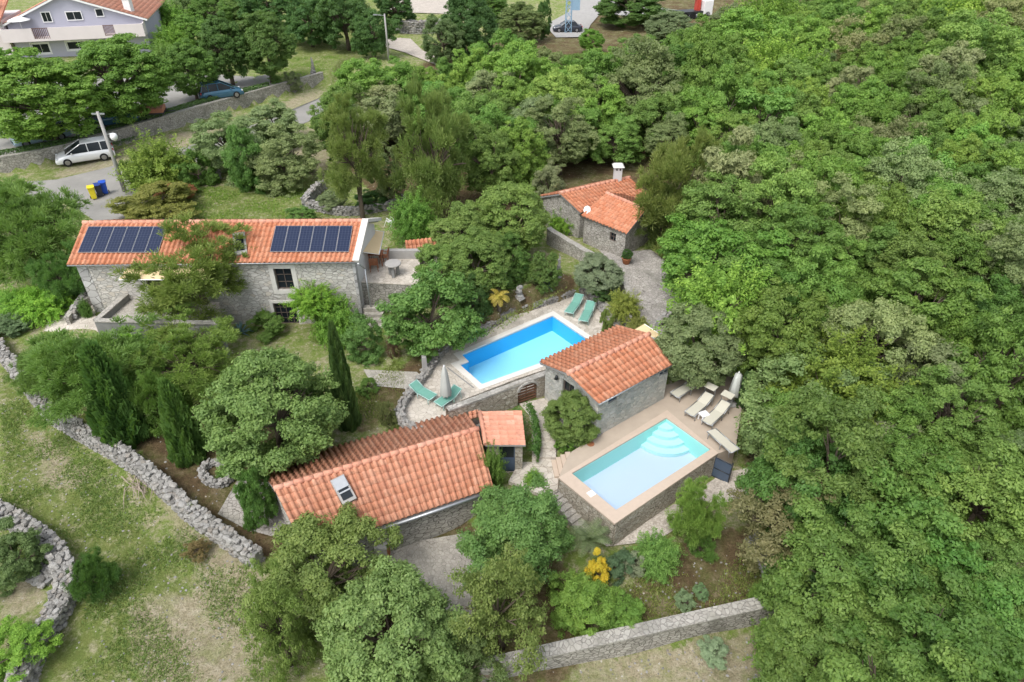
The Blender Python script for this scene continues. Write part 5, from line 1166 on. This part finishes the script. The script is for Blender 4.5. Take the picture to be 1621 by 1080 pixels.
# roadside and villa
T(58,150,96,60,'dome',(.13,.235,.035),'bright green round roadside tree in front of the left end of the villa',clear=1.6)
T(190,118,84,54,'dome',(.10,.20,.032),'broad green roadside tree in front of the right half of the villa',clear=1.8)
T(299,106,42,36,'dome',(.105,.185,.035),'small round tree left of the steel blue car',clear=1.4)
T(356,72,42,42,'dome',(.065,.13,.03),'dark round tree behind the steel blue car, left of its twin',clear=1.8)
T(418,68,46,42,'dome',(.07,.13,.03),'dark spreading tree by the grass, right of its twin',clear=1.8)
T(8,100,30,22,'oak',G_BRIGHT,'bright bush at the left picture edge below the villa',**B_)
T(462,122,14,14,'olive',G_GREY,'small grey-green bush at the end of the clipped hedge',**B_)
T(436,126,10,9,'sparse',G_OAK,'thin sapling left of the grey-green bush by the hedge',**B_)
for i,(x,y,a,b_,c_,l) in enumerate([(262,32,34,22,G_BRIGHT,'bright green bushes right of the villa roof'),(300,50,30,24,(.13,.23,.04),'mid green bush behind the small round roadside tree'),(270,66,28,20,G_BRIGHT,'bright bush beside the right villa corner'),
   (330,22,36,22,G_OAK,'green scrub above the twin dark trees'),(300,12,34,18,(.14,.20,.07),'pale scrub near the villa chimney'),(318,42,16,14,G_DARK,'small dark bush left of the twin dark trees'),(262,95,22,22,(.13,.22,.045),'weedy bush at the foot of the villa corner'),
   (375,14,34,18,(.13,.21,.05),'pale green scrub patch at the top behind the twin trees'),(240,8,24,14,G_OAK,'scrub at the top edge beside the villa chimney'),(345,3,44,14,G_OAK,'scrub strip at the top edge of the photo')]): T(x,y,a,b_,'oak' if i%2 else 'shoots',c_,l,**B_)
for i,(x,y,a,b_,l) in enumerate([(425,15,50,30,'dark tree at the top edge above the mown grass'),(487,30,48,34,'dark green tree by the hedge line at the top of the grass'),(545,28,52,42,'tall dark tree between the grass and the gravel track'),(590,52,36,30,'dark tree left of the top stone wall'),(520,5,60,24,'dark tree crown cut by the top edge'),(625,12,32,26,'small dark tree beside the light gravel track')]): T(x,y,a,b_,'oak',(.055,.115,.03),l,clear=1.2)
for i,(x,y,a,b_,c_,l) in enumerate([(742,40,42,44,(.06,.125,.035),'tall dark green tree right of the top stone wall'),(700,62,34,32,(.11,.16,.06),'lighter olive tree just below the top stone wall'),(825,35,36,26,(.13,.18,.06),'pale green shrubby tree left of the far road'),(860,30,14,26,G_DARK,'narrow dark tree at the far road bend'),
   (1000,8,60,22,(.07,.14,.03),'dense green tree above the far road wall'),(770,8,40,20,G_OAK,'green tree at the top edge by the track'),(935,62,22,14,G_BRIGHT,'small bright bush beside the dark car at the pylon'),(1170,30,46,16,G_GREY,'grey-green thicket right of the crane truck'),(1060,42,44,18,G_GREY,'grey-green thicket left of the crane truck')]): T(x,y,a,b_,'dome' if i%2==0 else 'fine',c_,l,clear=.8)
# beside the road
T(250,262,56,36,'shoots',(.17,.235,.035),'yellow-green shrub tree between the lamp pole and the lawn',clear=.3,name='shrub',cat='shrub')
T(222,272,26,26,'tuft',(.10,.15,.04),'small feathery conifer right beside the lamp pole',**B_)
T(248,322,60,28,'olive',(.20,.20,.045),'wide yellow-green shrub with reddish top right of the bins',**B_)
T(275,306,30,14,'olive',(.27,.105,.05),'rusty red flowering shrub behind the yellow-green shrub by the lawn',**B_)
T(312,270,30,30,'oak',G_OAK,'dark round bush between the yellow-green shrub and the big grey-green group',**B_)
T(365,232,58,50,'fine',(.16,.215,.085),'grey-green leafy tree left in the clump above the lawn',clear=.3)
T(430,198,52,32,'olive',(.17,.22,.095),'pale grey-green tree behind the clump above the lawn',clear=.6)
T(388,256,36,50,'oak',(.085,.18,.04),'glossy mid-green tree in the middle of the clump above the lawn',clear=.2)
T(450,252,62,48,'fine',(.155,.205,.08),'wide olive green tree right in the clump above the lawn',clear=.3)
T(478,342,26,11,'oak',(.10,.19,.04),'low domed bush on the lawn behind the long house roof',**B_)
T(560,236,54,66,'pine',(.15,.195,.05),'yellow-green pine with bare lower trunk behind the long house',clear=2.6)
T(615,275,34,36,'fine',(.14,.18,.075),'thin pale tree between the two pines behind the long house',clear=.8)
T(690,240,72,88,'pine',(.115,.17,.045),'large dark-centred pine behind the upper terrace',clear=1.6)
T(522,318,26,18,'olive',G_GREY,'grey bush beside the rough stone gatepost',**B_)
T(590,318,28,16,'oak',G_DARK,'dark low bush under the yellow-green pine',**B_)
# left of house
T(45,372,92,72,'tuft',(.11,.195,.045),'large soft green pine at the left picture edge beside the long house',clear=.9,name='pine_tree')
T(0,318,60,34,'tuft',(.13,.21,.055),'pale soft pine crown at the left edge below the road',clear=1,name='pine_tree')
T(98,438,40,40,'tuft',(.085,.165,.04),'lower dark pine bough tree against the left house corner',clear=.5,name='pine_tree')
T(70,478,42,26,'shoots',(.16,.30,.03),'vivid green leafy shrub under the left pine',**B_)
T(25,478,30,22,'shoots',(.14,.27,.035),'bright leafy shrub at the left edge above the dry stone wall',**B_)
T(20,512,28,12,'big',(.12,.19,.09),'grey-green broad-leaved plant on the flat garden bed',**B_)
T(135,490,9,14,'shoots',G_OAK,'tiny creeper on the left parapet of the low terrace',**B_)
# front of house
T(316,436,102,78,'pine',(.14,.195,.045),'wide yellow-green pine leaning across the front of the long house',clear=1.4)
T(262,508,22,30,'tuft',(.12,.18,.04),'slim young pine at the terrace front wall',clear=.1,name='pine_tree')
T(222,536,46,20,'shoots',(.17,.33,.03),'vivid green vine mound just below the low terrace',cat='vine',name='vine',clear=0)
T(495,474,36,18,'shoots',(.17,.31,.03),'bright vine spreading over the house door',cat='vine',name='vine',clear=1.8)
T(530,510,36,34,'shoots',(.14,.255,.035),'leafy vine tumbling beside the right corner of the long house',cat='vine',name='vine',clear=.2)
T(418,500,12,13,'shoots',(.13,.24,.03),'small creeper left of the house door',cat='vine',name='vine',clear=.1)
T(425,515,34,16,'oak',(.11,.19,.04),'low bush in front of the house door step',**B_)
T(148,585,112,66,'tuft',(.115,.205,.045),'broad bright pine behind the left cypress, over the dry stone wall',clear=1.2,name='pine_tree')
T(70,590,44,46,'tuft',(.12,.20,.055),'paler pine bough tree left of the broad bright pine',clear=.6,name='pine_tree')
T(300,562,84,48,'tuft',(.145,.225,.045),'yellowish young pine between the cypresses and the long house',clear=1.1,name='pine_tree')
T(255,630,44,50,'tuft',(.115,.20,.04),'bushy pine filling the gap between the two left cypresses',clear=.6,name='pine_tree')
T(176,630,46,92,'cypress',(.065,.13,.03),'large ragged cypress, leftmost of the three cypresses',clear=0)
T(284,672,30,74,'cypress',(.07,.14,.032),'narrower cypress in the middle of the garden, right of the ragged one',clear=0)
T(541,606,20,92,'cypress',(.055,.10,.028),'tall slim dark cypress between the big round tree and the pool path',clear=0)
T(430,648,102,112,'dome',(.13,.205,.055),'very large round grey-green tree in front of the long house',clear=1.0,asz=.86)
T(405,790,32,52,'oak',(.07,.15,.03),'dark leafy bush column at the left gable of the cottage',clear=.1,cat='shrub',name='shrub')
T(575,540,34,36,'big',(.11,.20,.05),'round fig bush below the house corner steps',clear=.1)
T(681,492,78,64,'big',(.10,.205,.045),'big glossy fig tree between the terrace and the upper pool',clear=.6)
T(748,470,30,36,'oak',(.06,.12,.03),'dark bush squeezed right behind the big fig tree',clear=.1,cat='shrub',name='shrub')
T(582,612,18,15,'oak',(.10,.18,.035),'small round bush on the grass left of the pool edge wall',**B_)
T(612,655,18,22,'sparse',(.11,.13,.045),'dull dark shrub on the grass above the cottage roof',**B_)
T(622,542,11,28,'sparse',(.12,.07,.05),'dark purple-brown shrub at the left foot of the fig tree',**B_)
T(655,345,38,32,'shoots',(.12,.23,.035),'bright green tree behind the upper terrace shed, leftmost there',clear=.4,name='broadleaf_tree')
T(728,365,50,44,'fine',(.14,.205,.05),'light olive tree right of the small tiled shed',clear=.8)
T(700,425,48,42,'fine',(.14,.215,.05),'yellow-green tree overhanging the upper terrace edge',clear=.8)
T(755,412,52,48,'dome',(.13,.195,.045),'rounded olive-green tree in the middle behind the fig tree',clear=.9)
T(810,345,64,54,'dome',(.14,.225,.05),'large light green tree left of the far cottage',clear=1.0)
T(805,405,40,36,'oak',(.085,.17,.035),'dark leafy tree above the stone cairn',clear=.5)
T(870,295,30,34,'olive',(.19,.22,.11),'pale flowering tree at the left gable of the far cottage',clear=.8)
T(895,352,26,18,'shoots',(.14,.27,.03),'bright creeper at the wall below the satellite dish',**B_)
T(862,430,24,30,'big',(.09,.15,.035),'dark leafy shrub at the head of the palm bed',**B_)
T(945,432,42,30,'dome',(.165,.205,.12),'silver-green rounded olive at the court wall',clear=.2)
T(958,462,20,13,'oak',(.05,.095,.025),'dark ivy mound under the silver olive',**B_)
T(988,485,26,22,'shoots',(.19,.22,.04),'yellow-green climber over the rock wall by the teal loungers',**B_)
T(960,510,14,20,'oak',(.13,.18,.04),'small climber on the rocks right of the teal loungers',**B_)
T(1012,515,16,12,'shoots',(.17,.18,.045),'yellowish shrub at the back corner of the pool house roof',**B_)
T(1070,296,84,74,'pine',(.145,.18,.045),'olive-brown pine overhanging the far cottage roof',clear=1.4)
T(1048,345,40,40,'pine',(.13,.17,.045),'lower olive-brown pine bough tree at the right wall of the far cottage',clear=.4)
T(1104,545,68,62,'dome',(.15,.20,.085),'grey-green round tree between the pool house and the wood',clear=1.0)
T(907,658,46,42,'dome',(.11,.165,.04),'rounded oleander with pale buds against the pool house gable',**B_)
T(897,700,18,16,'oak',(.10,.20,.03),'small bright bush beside the deck steps',**B_)
T(778,745,22,32,'shoots',(.11,.20,.035),'leafy shrub between the cottage roof and the blue annex door',**B_)
# lower garden
T(845,757,16,9,'shoots',(.14,.26,.035),'small bright shrub on the landing above the narrow steps',**B_)
T(515,905,108,78,'fine',(.14,.18,.045),'wide olive-brown tree below the cottage front',clear=.8)
T(440,985,60,90,'sparse',(.14,.19,.045),'thin olive-green tree left of the olive-brown tree at the bottom',clear=.3)
T(612,1005,114,84,'dome',(.125,.20,.06),'big blue-green tree at the bottom centre-left edge',clear=.8)
T(818,835,92,72,'fine',(.10,.175,.045),'dense mid-green tree right of the cottage front wall',clear=.9)
T(795,955,84,98,'sparse',(.14,.19,.05),'open thin-leaved tree in the middle of the bottom edge',clear=.5)
T(740,1050,60,40,'sparse',(.11,.15,.05),'sparse dark tree at the bottom edge beside the boundary wall',clear=.3)
T(925,955,62,50,'fine',(.13,.235,.04),'lime green spreading bush beside the yellow broom',clear=.1,cat='shrub',name='shrub')
T(985,975,36,20,'oak',(.13,.235,.04),'lime green low bush along the boundary wall',**B_)
T(947,905,24,30,'olive',(.50,.41,.03),'broom bush covered in yellow flowers',cat='shrub',name='broom_shrub',clear=0)
T(1000,968,6,6,'olive',(.60,.48,.02),'tiny yellow flowering clump near the boundary wall',cat='shrub',name='broom_shrub',clear=0)
T(978,893,28,26,'olive',(.09,.15,.075),'blue-green bush right of the yellow broom',**B_)
T(1003,890,20,20,'olive',(.20,.24,.15),'whitish flowering oleander, left of the two below the raised pool',**B_)
T(1040,878,36,34,'shoots',(.12,.235,.05),'bright oleander bush, right of the two below the raised pool',**B_)
T(1103,812,44,46,'tuft',(.145,.235,.045),'round young pine standing below the raised pool wall',clear=.6,name='pine_tree')
T(1110,860,28,26,'tuft',(.10,.19,.04),'lower dark green young pine bush under the round young pine',clear=0,name='pine_tree')
T(1085,950,18,15,'olive',(.14,.20,.10),'grey-green cushion plant on the lower garden grass, left of the pair',**B_)
T(1110,937,13,11,'olive',(.13,.20,.09),'smaller grey-green cushion plant on the lower garden grass, right of the pair',**B_)
T(1198,945,14,22,'shoots',(.12,.20,.035),'upright leafy weed near the right end of the boundary wall',**B_)
T(1130,1030,24,8,'olive',(.19,.27,.16),'flat pale grey-green plant in front of the boundary wall',**B_)
T(1235,1020,40,44,'shoots',(.12,.22,.035),'bright leafy shrub at the right end of the boundary wall',clear=0,cat='shrub',name='shrub')
T(20,880,54,52,'olive',(.12,.175,.06),'fluffy grey-green bush behind the tumbled bottom left wall',**B_)
T(150,914,38,40,'tuft',(.06,.125,.03),'dark juniper bush against the bottom left wall',cat='shrub',name='juniper_bush',clear=0)
T(28,1028,54,44,'fine',(.16,.28,.035),'lime yellow-green bush in the bottom left corner',**B_)
T(276,783,13,13,'olive',(.08,.11,.05),'small dark bush on the outside of the left field wall',**B_)
T(306,810,7,12,'shoots',(.14,.25,.03),'tiny bright plant growing out of the left field wall',**B_)
T(312,868,22,12,'sparse',(.16,.12,.05),'low brownish bramble on the dry grass beside the left field wall',**B_)
T(352,750,10,5,'shoots',G_OAK,'little weed inside the round stone ring',**B_)
T(748,662,20,8,'shoots',(.12,.19,.05),'agave and herbs growing in the stone planter',**B_)
T(1208,760,30,36,'oak',(.055,.12,.03),'dark bush at the wood edge just right of the blue metal gate',**B_)
T(1130,600,12,8,'oak',G_OAK,'sprig of bush at the foot of the grey-green deck tree',**B_)
T(1180,620,14,30,'oak',(.05,.10,.03),'dark hedge bush directly behind the lower deck parasol',**B_)
# clipped hedges
def hedge(name, label, pts, w_, h_, col, dens=520, round_=False):
    P = path_pts([on(*p) for p in pts], .12); n = int(dens*len(P)*.12*(w_+2*h_)/1.6); loc = P[len(P)//2][0]; z0 = gz(loc.x, loc.y); t_ = thing(name, label, 'hedge', (loc.x, loc.y, z0))
    i = rng.integers(len(P), size=n); px_ = np.array([[p.x, p.y, math.cos(a), math.sin(a)] for p, a in P])[i]
    th_ = rng.random(n)*math.pi; q = np.abs(np.cos(th_))**.35*np.sign(np.cos(th_))*w_/2; zz_ = np.abs(np.sin(th_))**.4*h_
    q *= 1+rng.normal(size=n)*.06; zz_ *= 1+rng.normal(size=n)*.05
    X = px_[:,0]-px_[:,3]*q+px_[:,2]*rng.uniform(-.07,.07,n); Y = px_[:,1]+px_[:,2]*q+px_[:,3]*rng.uniform(-.07,.07,n); Z = terr(X, Y)+zz_
    C3 = np.stack([X, Y, Z], 1); nm = np.stack([-px_[:,3]*np.cos(th_), px_[:,2]*np.cos(th_), np.sin(th_)], 1)+rng.normal(size=(n,3))*.5
    V_, F_ = quads(C3, nm, .055*(.6+.8*rng.random(n))*(1.4 if dens < 500 else 1)); o = npmesh('foliage', V_-np.array(t_.location), F_, M['leaf'], t_, np.repeat(rng.random(n),1)); o.color = (*col, 1)
hedge('clipped_hedge', 'long clipped dark green hedge on top of the grey retaining wall', [(-60,258),(0,250),(110,230),(200,205),(300,172),(395,152),(430,143)], .6, .5, (.07,.13,.04), 420)
hedge('clipped_hedge', 'tall rounded clipped hedge between the tiled annex and the stone steps', [(826,668),(834,690),(838,715),(832,738)], 1.0, .95, (.065,.14,.03), 1100)
# palms, agaves
def frond_plant(px, py, label, n, L, col, h=0, droop=.9, wd=.16, cat='palm', name='palm_tree', seed=1):
    p = on(px, py); t_ = thing(name, label, cat, p); r_ = random.Random(seed); V_, F_, A_ = [], [], []
    for i in range(n):
        a = i*2.4; el = r_.uniform(.2, 1.35); q = Vector((0,0,h)); d = Vector((math.cos(a)*math.cos(el), math.sin(a)*math.cos(el), math.sin(el))); side = Vector((-math.sin(a), math.cos(a), 0))
        for s_ in range(10):
            q2 = q+d*L/10; d = (d+Vector((0,0,-droop*.13))).normalized(); wv_ = wd*math.sin((s_+1)/11*math.pi)**.6
            for sg in (-1,1):
                if cat == 'palm':
                    for hh in (0,.5):
                        c_ = q.lerp(q2, hh); tip = c_+side*sg*wv_*1.6+d*wv_*.8+Vector((0,0,-.05)); k_ = len(V_); V_ += [c_, c_+d*.025, tip, tip-d*.015]; F_.append([k_,k_+1,k_+2,k_+3]); A_.append(r_.random())
                else: w1_, w2_ = wd*(1-s_/10)**.7*.5, wd*(1-(s_+1)/10)**.7*.5; k_ = len(V_); V_ += [q, q+side*sg*w1_+Vector((0,0,.03)), q2+side*sg*w2_+Vector((0,0,.03)), q2]; F_.append([k_,k_+1,k_+2,k_+3]); A_.append(r_.random())
            q = q2
    o = npmesh('fronds', [tuple(v) for v in V_], F_, M['leaf'], t_, A_); o.color = (*col, 1)
    if h > .2: b = MB(); b.tube([(0,0,-.1),(.02,0,h*.5),(0,0,h)], [.12,.10,.09], 8); b.build('trunk', M['bark'], t_, local=True)
frond_plant(790,492,'small palm with yellowing crown beside the upper pool garden',24,.7,(.36,.29,.05),.9,1.5,.09)
frond_plant(765,478,'short dark green palm left of the yellowing palm',20,.8,(.10,.15,.035),.35,1.3,.1,seed=2)
frond_plant(931,872,'fan palm beside the narrow steps below the cottage',30,1.0,(.13,.17,.08),.7,1.2,.12,seed=3)
frond_plant(382,528,'blue-grey agave clump at the foot of the house wall',26,.7,(.12,.20,.23),0,.35,.13,'agave','agave',4)
frond_plant(842,448,'small agave at the head of the dry slope',16,.45,(.22,.26,.12),0,.4,.1,'agave','agave',5)
frond_plant(868,455,'dark agave below the tall standing stone',20,.6,(.12,.17,.13),0,.4,.12,'agave','agave',6)
frond_plant(762,665,'green agave rosette in the stone planter',14,.4,(.13,.24,.08),.25,.4,.1,'agave','agave',7)
# ================================================================ the wood: every tree on its own
WOOD = [(600,160),(545,175),(530,205),(545,235),(600,225),(640,190),(720,190),(770,230),(770,300),(850,255),(880,250),(945,225),(1010,215),(1120,240),(1150,330),(1110,360),(1100,440),(1130,480),(1190,490),(1245,560),(1290,620),(1285,690),(1260,740),(1285,830),(1320,900),(1310,980),(1290,1060),(1310,1140),(1500,1200),(1720,1200),(1720,-8),(1250,22),(1150,78),(1030,92),(935,112),(880,122),(800,106),(765,128),(690,140),(640,150)]
keep = [(1060,290,60),(1105,545,62),(690,240,52),(690,62,28),(742,40,34),(560,238,30)]
cand = []; RW = random.Random(12)
SPEC = [('oak',(.105,.195,.035),'mid green',24),('oak',(.13,.235,.038),'bright green',20),('fine',(.115,.195,.042),'soft green',18),('oak',(.08,.16,.03),'deep green',12),('fine',(.145,.195,.075),'grey-green',10),
        ('big',(.11,.22,.042),'large-leaved',6),('olive',(.175,.22,.10),'pale silvery',6),('shoots',(.15,.25,.035),'lime yellow',6),('sparse',(.16,.18,.08),'thin brownish',2),('fine',(.14,.235,.048),'light green',12)]
wts = [s_[3] for s_ in SPEC]
P_w = WOOD; tries = 0; placed = []
while tries < 16000 and len(placed) < 520:
    tries += 1
    v_ = RW.random(); y_ = -8+1160*(v_**1.7); x_ = RW.uniform(490, 1760)
    if not inpoly(np.array([x_]), np.array([y_]), [Vector(q_) for q_ in P_w])[0]: continue
    if any(abs(x_-a)/c_ < 1 and abs(y_-b_)/(c_*.9) < 1 for a, b_, c_ in keep): continue
    p = at(x_, y_, 3.4); dist = p.length; r0 = RW.uniform(1.55, 2.6)*(1 if dist < 45 else 1+min(.5,(dist-45)/110))
    if RW.random() < .12: r0 *= 1.3
    if dist < 33: r0 = min(r0, 2.3)
    if all((p.x-a)**2+(p.y-b_)**2 > ((r0+c_)*.58)**2 for a, b_, c_ in placed): placed.append((p.x, p.y, r0))
placed.sort(key=lambda q_: -q_[2]/math.hypot(q_[0], q_[1], CAMH))
info = []; far_V, far_A, far_n = [], [], 0
def in_view(x, y):
    a, b_, d = proj((x, y, 3)); return -60 < a < 1680 and -60 < b_ < 1140
placed = [q_ for q_ in placed if in_view(q_[0], q_[1])]
for n_i, (x, y, r0) in enumerate(placed):
    sp, col, adj, _ = RW.choices(SPEC, wts)[0]; g0 = gz(x, y); rz = r0*RW.uniform(.78, 1.0); hc = rz*.9+RW.uniform(.8, 1.7)
    if sp == 'shoots': rz *= .8
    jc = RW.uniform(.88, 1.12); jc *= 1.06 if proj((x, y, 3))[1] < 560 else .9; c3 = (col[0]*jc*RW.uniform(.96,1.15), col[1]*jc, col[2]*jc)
    if n_i < 285:
        o = plant(x, y, g0, r0, rz, hc, sp, c3, 'x', 'tree', None, 'trees of the wood'); a, b_, d = proj((x, y, g0+hc)); info.append((o, adj, a, b_, r0*FPX/d))
    else:
        me_ = LIB['fine' if n_i % 2 else 'oak'][n_i % 3]; nv = len(me_.vertices); co_ = np.empty(nv*3, np.float32); me_.vertices.foreach_get('co', co_); av = np.empty(len(me_.polygons), np.float32); me_.attributes['v'].data.foreach_get('value', av)
        co_ = co_.reshape(-1, 4, 3); pk = rng.permutation(len(co_))[:5200]; q_ = co_[pk]; m_ = q_.mean(1, keepdims=True); q_ = m_+(q_-m_)*2.1
        th_ = RW.uniform(0, 6.28); cr_, sr_ = math.cos(th_), math.sin(th_); X_ = (q_[...,0]*cr_-q_[...,1]*sr_)*r0+x; Y_ = (q_[...,0]*sr_+q_[...,1]*cr_)*r0+y; Z_ = q_[...,2]*rz+g0+hc
        far_V.append(np.stack([X_, Y_, Z_], -1).reshape(-1, 3)); far_A.append(np.clip(av[pk]*.6+RW.uniform(-.15,.4), 0, 1)); far_n += 1
if far_n:
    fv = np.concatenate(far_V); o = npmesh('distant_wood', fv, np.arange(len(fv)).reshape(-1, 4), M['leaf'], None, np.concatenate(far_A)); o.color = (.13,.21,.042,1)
    tag(o, 'mass of far green treetops filling the gaps of the wood toward the top', 'wood', None, 'stuff')
print('far', far_n)
# big hand-placed edge trees of the wood
for (x,y,a,b_,sp,c_,l) in [(1130,415,98,74,'oak',(.115,.235,.035),'large bright green tree overhanging the cobbled court from the wood'),(1240,500,80,70,'oak',(.085,.18,.03),'deep green tree of the wood edge behind the grey-green deck tree'),
    (1300,650,120,95,'fine',(.14,.205,.07),'big grey-green tree crown at the wood edge right of the beige loungers'),(1270,770,95,90,'oak',(.065,.145,.03),'big dark green tree at the wood edge right of the blue metal gate'),(1385,720,90,75,'olive',(.185,.22,.11),'pale grey-green flowering tree behind the dark one at the wood edge'),
    (1330,830,70,52,'shoots',(.155,.27,.03),'yellow-green leafy tree on the wood edge above the boundary wall end'),(1290,905,66,62,'oak',(.075,.155,.045),'bluish dark tree at the right end of the boundary wall'),(1400,900,120,90,'fine',(.085,.175,.03),'broad green tree in the lower right wood'),(1420,1030,130,90,'fine',(.10,.19,.035),'broad green tree with rusty tips at the bottom right'),(1540,960,120,100,'oak',(.10,.195,.04),'large fresh green tree near the bottom right corner')]:
    T(x,y,a,b_,sp,c_,l,clear=.8)
# labels of the wood: where each one stands in the picture
cols_ = ['far left','left','left-centre','centre','right-centre','right','far right']; rows_ = ['along the top edge','just below the top edge','a quarter way down','a third way down','at mid height','below mid height','two thirds down','near the bottom','at the very bottom']
zones = {}
for o, adj, a, b_, r_ in info:
    ci_ = min(6, max(0, int((a-480)/170))); ri_ = 0 if b_ < 35 else 1 if b_ < 110 else 2 if b_ < 240 else 3 if b_ < 390 else 4 if b_ < 540 else 5 if b_ < 680 else 6 if b_ < 820 else 7 if b_ < 980 else 8
    if a < -30 or a > 1740: pass
    zones.setdefault((ci_, ri_, adj), []).append((a, o))
ordn = ['leftmost','second from left','third from left','fourth from left','fifth from left','sixth from left','seventh from left']
for (c0_, r0_, adj), L_ in zones.items():
    L_.sort(key=lambda q_: q_[0])
    for i, (_, o) in enumerate(L_):
        o['label'] = '%s wood tree, %s, %s%s' % (adj, cols_[c0_], rows_[r0_], '' if len(L_) == 1 else ', '+('rightmost' if i == len(L_)-1 else ordn[min(i, 6)])+' such')
# ================================================================ understorey of the wood, grass and stones (countless: stuff)
def scatter(name, n, polys, size, col, mode, kindname):
    X, Y = [], []
    tot = 0
    for poly in polys:
        P = gp(poly); x0, x1 = min(q_.x for q_ in P), max(q_.x for q_ in P); y0, y1 = min(q_.y for q_ in P), max(q_.y for q_ in P)
        m = int(n/len(polys)*2.2); a = rng.uniform(x0, x1, m); b_ = rng.uniform(y0, y1, m); k_ = inpoly(a, b_, P); X.append(a[k_]); Y.append(b_[k_])
    X = np.concatenate(X); Y = np.concatenate(Y); Z = terr(X, Y)+.05*np.sin(X*1.7+Y*.9)*np.sin(Y*1.3-X*.6); m = len(X)
    if mode == 'grass':
        cl = (np.sin(X*1.3+np.sin(Y*.9)*2)+np.sin(Y*1.7+np.sin(X*1.1)*2)+rng.normal(size=m)*.8) > .2; X, Y, Z = X[cl], Y[cl], Z[cl]; m = len(X)
        k_ = 3; I = np.repeat(np.arange(m), k_); a = rng.random(m*k_)*6.283; h = size*(.5+rng.random(m*k_)); B0 = np.stack([X[I]+rng.normal(size=m*k_)*.04, Y[I]+rng.normal(size=m*k_)*.04, Z[I]-.01], 1)
        s_ = np.stack([np.cos(a), np.sin(a), 0*a], 1); ln = rng.normal(size=(m*k_,3))*.5*h[:,None]; ln[:,2] = h
        V_ = np.stack([B0-s_*.022, B0+s_*.022, B0+ln+s_*.006, B0+ln-s_*.006], 1).reshape(-1, 3); F_ = np.arange(4*m*k_).reshape(-1, 4)
        o = npmesh(name, V_, F_, M['leaf'], None, rng.random(m*k_)); o.color = (*col, 1)
    else:
        V_, F_, A_ = rocks([((x, y, z), tuple(size*rng.uniform(.4,1.6)*np.array([1.2,1,.5])), rng.random()*6) for x, y, z in zip(X, Y, Z)]); o = npmesh(name, V_, F_, M['rock'], None, A_)
    tag(o, kindname, name.replace('_', ' '), None, 'stuff'); return o
field = [(0,560),(60,640),(120,700),(240,790),(330,860),(400,905),(420,1080),(110,1080),(140,940),(100,850),(0,800)]
scatter('grass', 42000, [field], .06, (.14,.20,.055), 'grass', 'short patchy grass on the field at the left')
scatter('grass', 9000, [[(980,990),(985,930),(1060,900),(1230,840),(1250,960)],[(540,640),(640,560),(640,620),(560,690)],[(690,560),(800,500),(900,455),(800,520)]], .08, (.16,.19,.05), 'grass', 'thin garden grass round the pools and lower garden')
scatter('grass', 9000, [[(300,300),(500,285),(520,345),(300,350)],[(410,90),(540,90),(530,125),(400,140)]], .09, (.15,.24,.04), 'grass', 'greener lawn grass behind the long house and by the road')
scatter('loose_stones', 700, [field], .055, None, 'rock', 'small pale stones strewn over the field')
scatter('loose_stones', 260, [[(980,990),(985,930),(1060,900),(1230,840),(1250,960)],[(930,1045),(1240,995),(1260,1085),(880,1085)],[(200,680),(400,640),(460,860),(330,820)]], .06, None, 'rock', 'small stones on the bare soil of the garden')
# understorey
Pw = [(0,0)]; ux, uy, ur = [], [], []
Xc = rng.uniform(-60, 190, 9000); Yc = rng.uniform(12, 175, 9000)
sx_, sy_ = [], []
W3 = [at(a, b_, 1.0) for a, b_ in WOOD]; k_ = inpoly(Xc, Yc, W3); Xc, Yc = Xc[k_], Yc[k_]; dd_ = np.hypot(Xc, Yc); keep_ = rng.random(len(Xc)) < np.clip(60/dd_, .3, 1); Xc, Yc = Xc[keep_][:3200], Yc[keep_][:3200]
cl_n = len(Xc); per = 70; I = np.repeat(np.arange(cl_n), per); rr_ = (.5+.7*rng.random(cl_n))[I]; d_ = unit(cl_n*per); d_[:,2] = np.abs(d_[:,2])
zc_ = terr(Xc, Yc)+.2+.5*rng.random(cl_n); Pn = np.stack([Xc[I], Yc[I], zc_[I]], 1)+d_*rr_[:,None]*(.6+.4*rng.random(cl_n*per))[:,None]
V_, F_ = quads(Pn, d_+rng.normal(size=d_.shape)*.5, .10*(.6+.8*rng.random(len(Pn)))); o = npmesh('undergrowth', V_, F_, M['leaf'], None, rng.random(len(Pn))); o.color = (.095,.165,.035,1)
tag(o, 'tangled low undergrowth covering the floor of the wood', 'undergrowth', None, 'stuff')
# a mesh child with one material only; report
print('objects', len(bpy.data.objects), 'wood', len(placed), 'verts', sum(len(m_.vertices) for m_ in bpy.data.meshes))
